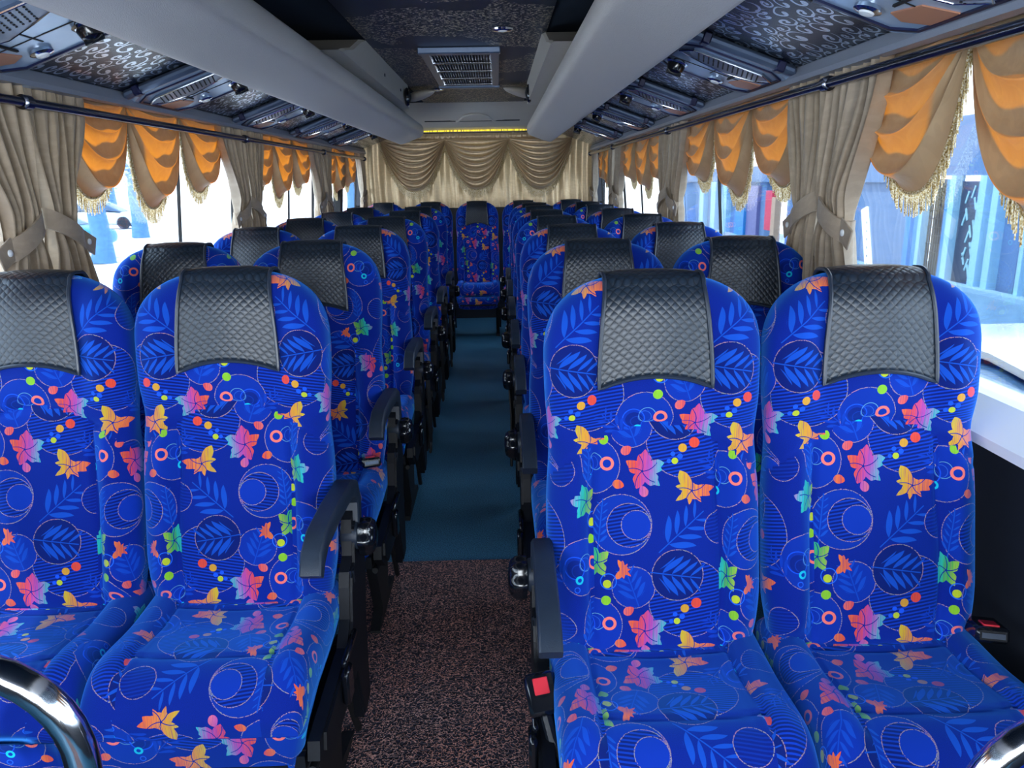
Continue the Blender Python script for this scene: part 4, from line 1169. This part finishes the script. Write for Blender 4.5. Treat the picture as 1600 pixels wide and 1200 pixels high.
for k in range(9): y = 11.88+k*.065; fbox(gb, y, y+.010, -.25, 1.2, .06, .09)
for k in range(8): z = .12+k*.13; fbox(gb, 11.86, 12.42, z, z+.012, .05, .08)
gb.obj('security_grille', M['rubber'], d3)
for y0, y1 in ((11.74, 11.86), (12.52, 12.68), (12.8, 12.95)): fbox(MB(), y0, y1, -.3, 1.25, -.05, .1).obj('cyan_door_post', cy, bt)
fbox(MB(), 21.5, 22.3, -.3, 1.1, -.1, .1).obj('cyan_shutter', cy, bt)
fbox(MB(), 20.6, 21.45, -.3, 1.1, -.02, .1).obj('tiled_pier', plain('violet_tile', srgb(84, 84, 136), .5), bt)
fbox(MB(), 19.0, 19.45, .05, 1.0, -.25, -.1).obj('red_banner', plain('red_banner', srgb(180, 30, 66), .6), bt)
fbox(MB(), 18.75, 19.0, -.3, .85, -.25, -.05).obj('tan_post', plain('tan_post', srgb(160, 134, 112), .7), bt)
for k, y in enumerate((23.2, 24.4, 25.8)): fbox(MB(), y, y+.5, -.3, 1.2, -.1, .1).obj('pale_shutter', fr_, bt)
bb = MB(); rot = Matrix.Rotation(R(-20), 3, 'X')
bb.box((7.9, 16.2, -.05), (.06, .24, 1.5), rot=rot, bev=.01)
t = empty('leaning_board', (0, 0, 0), label='tall white board leaning on the pavement beyond the first right window', cat='board'); bb.obj('panel', M['white'], t)
b2 = MB()
for k in range(6): b2.box((7.865, 16.13-.07+.035*k, -.48+k*.17), (.012, .02, .05), rot=rot)
b2.obj('slot', M['rubber'], t)
# tall buildings / far skyline
t = empty('far_building', (0, 0, 0), label='pale flat building far behind the trees on the left', cat='building')
MB().box((-33, 44, 2.0), (4, 40, 5.6)).obj('wall', plain('white_render', srgb(215, 225, 232), .8), t)
b = MB()
for k in range(9): b.box((-30.97, 27+k*4, 1.2), (.08, 1.6, 1.4))
b.obj('window', plain('pale_window', srgb(150, 185, 205), .3), t)
# trees
def tree(x, y, h, r_, label, seed, crown=1.3):
    rnd = random.Random(seed); t = empty('street_tree', (x, y, GZ), label=label, cat='tree', group='street trees on the left')
    pts = [(0, 0, 0), (.02, .03, h*.3), (-.03, 0, h*.65), (.02, 0, h)]
    b = MB().tube(pts, [r_*1.25, r_, r_*.9, r_*.7], 14)
    for k in range(5):
        a = k*1.3; b.tube([(0, 0, h*.85), (.4*cos(a), .4*sin(a), h*1.1), (.9*cos(a), .9*sin(a), h*1.3)], [r_*.5, r_*.35, r_*.15], 8)
    b.obj('trunk', bark, t, smooth=True)
    f = MB()
    for k in range(900):
        a, c, q = rnd.uniform(0, 2*pi), rnd.uniform(-1, 1), rnd.random()**.4*crown
        p = Vector((q*cos(a)*sqrt(1-c*c), q*sin(a)*sqrt(1-c*c), h*1.25+.75*q*c))
        rot = Matrix.Rotation(rnd.uniform(0, 6), 3, 'Z') @ Matrix.Rotation(rnd.uniform(0, 3), 3, 'X'); s_ = .10
        L = [rot @ Vector(v) for v in ((-s_, 0, 0), (0, -s_*.4, .01), (s_, 0, 0), (0, s_*.4, .01))]
        f.add([tuple(p+v) for v in L], [(0, 1, 2, 3)])
    f.obj('foliage', leafm, t)
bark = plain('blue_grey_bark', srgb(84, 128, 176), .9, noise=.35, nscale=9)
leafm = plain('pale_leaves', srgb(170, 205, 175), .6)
tree(-11.4, 22.9, 2.6, .27, 'thick trunked tree seen through the first left window', 1, 1.8)
tree(-15.5, 34.5, 2.8, .3, 'tree seen through the second left window, farther off', 2, 2.2)
tree(-9.4, 52, 3.2, .32, 'dark tree seen through the rear left window', 3, 2.4)
tree(-24, 50, 3.0, .25, 'far tree between the first and second left windows', 4, 2.2)
# low kerb wall
tag(MB().box((-12.0, 32, GZ+.10), (.35, 26, .24), bev=.03).obj('low_wall', plain('painted_kerb', srgb(235, 236, 238), .7)), 'long low white wall by the street on the left', 'wall')
# cars
def car(loc, rz, paint, label, cat='car', scl=1.):
    t = empty('parked_car', loc, (0, 0, rz), label=label, cat=cat); t.scale = (scl, scl, scl)
    # body sections along y (length 4.2): (y, halfwidth, zlow, zbelt)
    secs = [(-2.1, .62, .35, .62), (-2.02, .74, .25, .72), (-1.6, .82, .22, .84), (-1.0, .85, .2, .92), (0, .86, .2, .95), (1.1, .85, .2, .97), (1.7, .82, .24, .96), (2.02, .76, .3, .88), (2.1, .66, .42, .75)]
    b = MB(); V = []; n = 18
    for (y, hw, z0, z1) in secs:
        for k in range(n):
            a = 2*pi*k/n; ca, sa = cos(a), sin(a)
            V.append((hw*math.copysign(abs(ca)**.45, ca), y, (z0+z1)/2+(z1-z0)/2*math.copysign(abs(sa)**.5, sa)))
    F = [tuple(range(n)), tuple((len(secs)-1)*n+i for i in range(n))[::-1]] + [(j*n+i, j*n+(i+1) % n, (j+1)*n+(i+1) % n, (j+1)*n+i) for j in range(len(secs)-1) for i in range(n)]
    b.add(V, F); b.obj('body', paint, t, smooth=True)
    cab = [(-1.15, .70, .9, .93), (-.45, .62, .9, 1.34), (.1, .61, .9, 1.42), (.8, .60, .9, 1.40), (1.35, .62, .9, 1.20), (1.75, .68, .9, .95)]
    b = MB(); V = []
    for (y, hw, z0, z1) in cab:
        for k in range(n):
            a = 2*pi*k/n; ca, sa = cos(a), sin(a)
            V.append(((hw+.1*(1-max(0, sa)))*math.copysign(abs(ca)**.5, ca), y, (z0+z1)/2+(z1-z0)/2*math.copysign(abs(sa)**.5, sa)))
    F = [tuple(range(n)), tuple((len(cab)-1)*n+i for i in range(n))[::-1]] + [(j*n+i, j*n+(i+1) % n, (j+1)*n+(i+1) % n, (j+1)*n+i) for j in range(len(cab)-1) for i in range(n)]
    b.add(V, F); b.obj('glasshouse', M['carglass'], t, smooth=True)
    b = MB(); b.prism([(-.30, 1.39), (.15, 1.435), (.85, 1.415), (1.2, 1.32), (1.2, 1.29), (.85, 1.385), (.15, 1.405), (-.30, 1.36)], 0, -.54, .54); b.obj('roof', paint, t, smooth=True)
    for sx_ in (-1, 1):
        for y in (-1.3, 1.3):
            MB().lathe([(.20, -.09), (.31, -.10), (.33, -.06), (.33, .06), (.31, .10), (.20, .09)], (sx_*.78, y, .33), ax='x', n=24).obj('wheel', M['rubber'], t, smooth=True)
M['carglass'] = plain('tinted_glass', srgb(60, 90, 120), .06, spec=.8)
silver = plain('silver_car_paint', srgb(205, 215, 222), .25, metal=.3, coat=.5)
car((-15.5, 27.5, GZ), R(88), plain('blue_car_paint', srgb(40, 130, 170), .3), 'blue car parked far off through the first left window')
car((-21, 42.5, GZ), R(95), silver, 'pale car parked far off beyond the street on the left')
car((2.62, 2.75, GZ), R(0), plain('white_car_paint', srgb(220, 226, 230), .2, coat=.6), 'white car parked close beside the bus under the right front window')
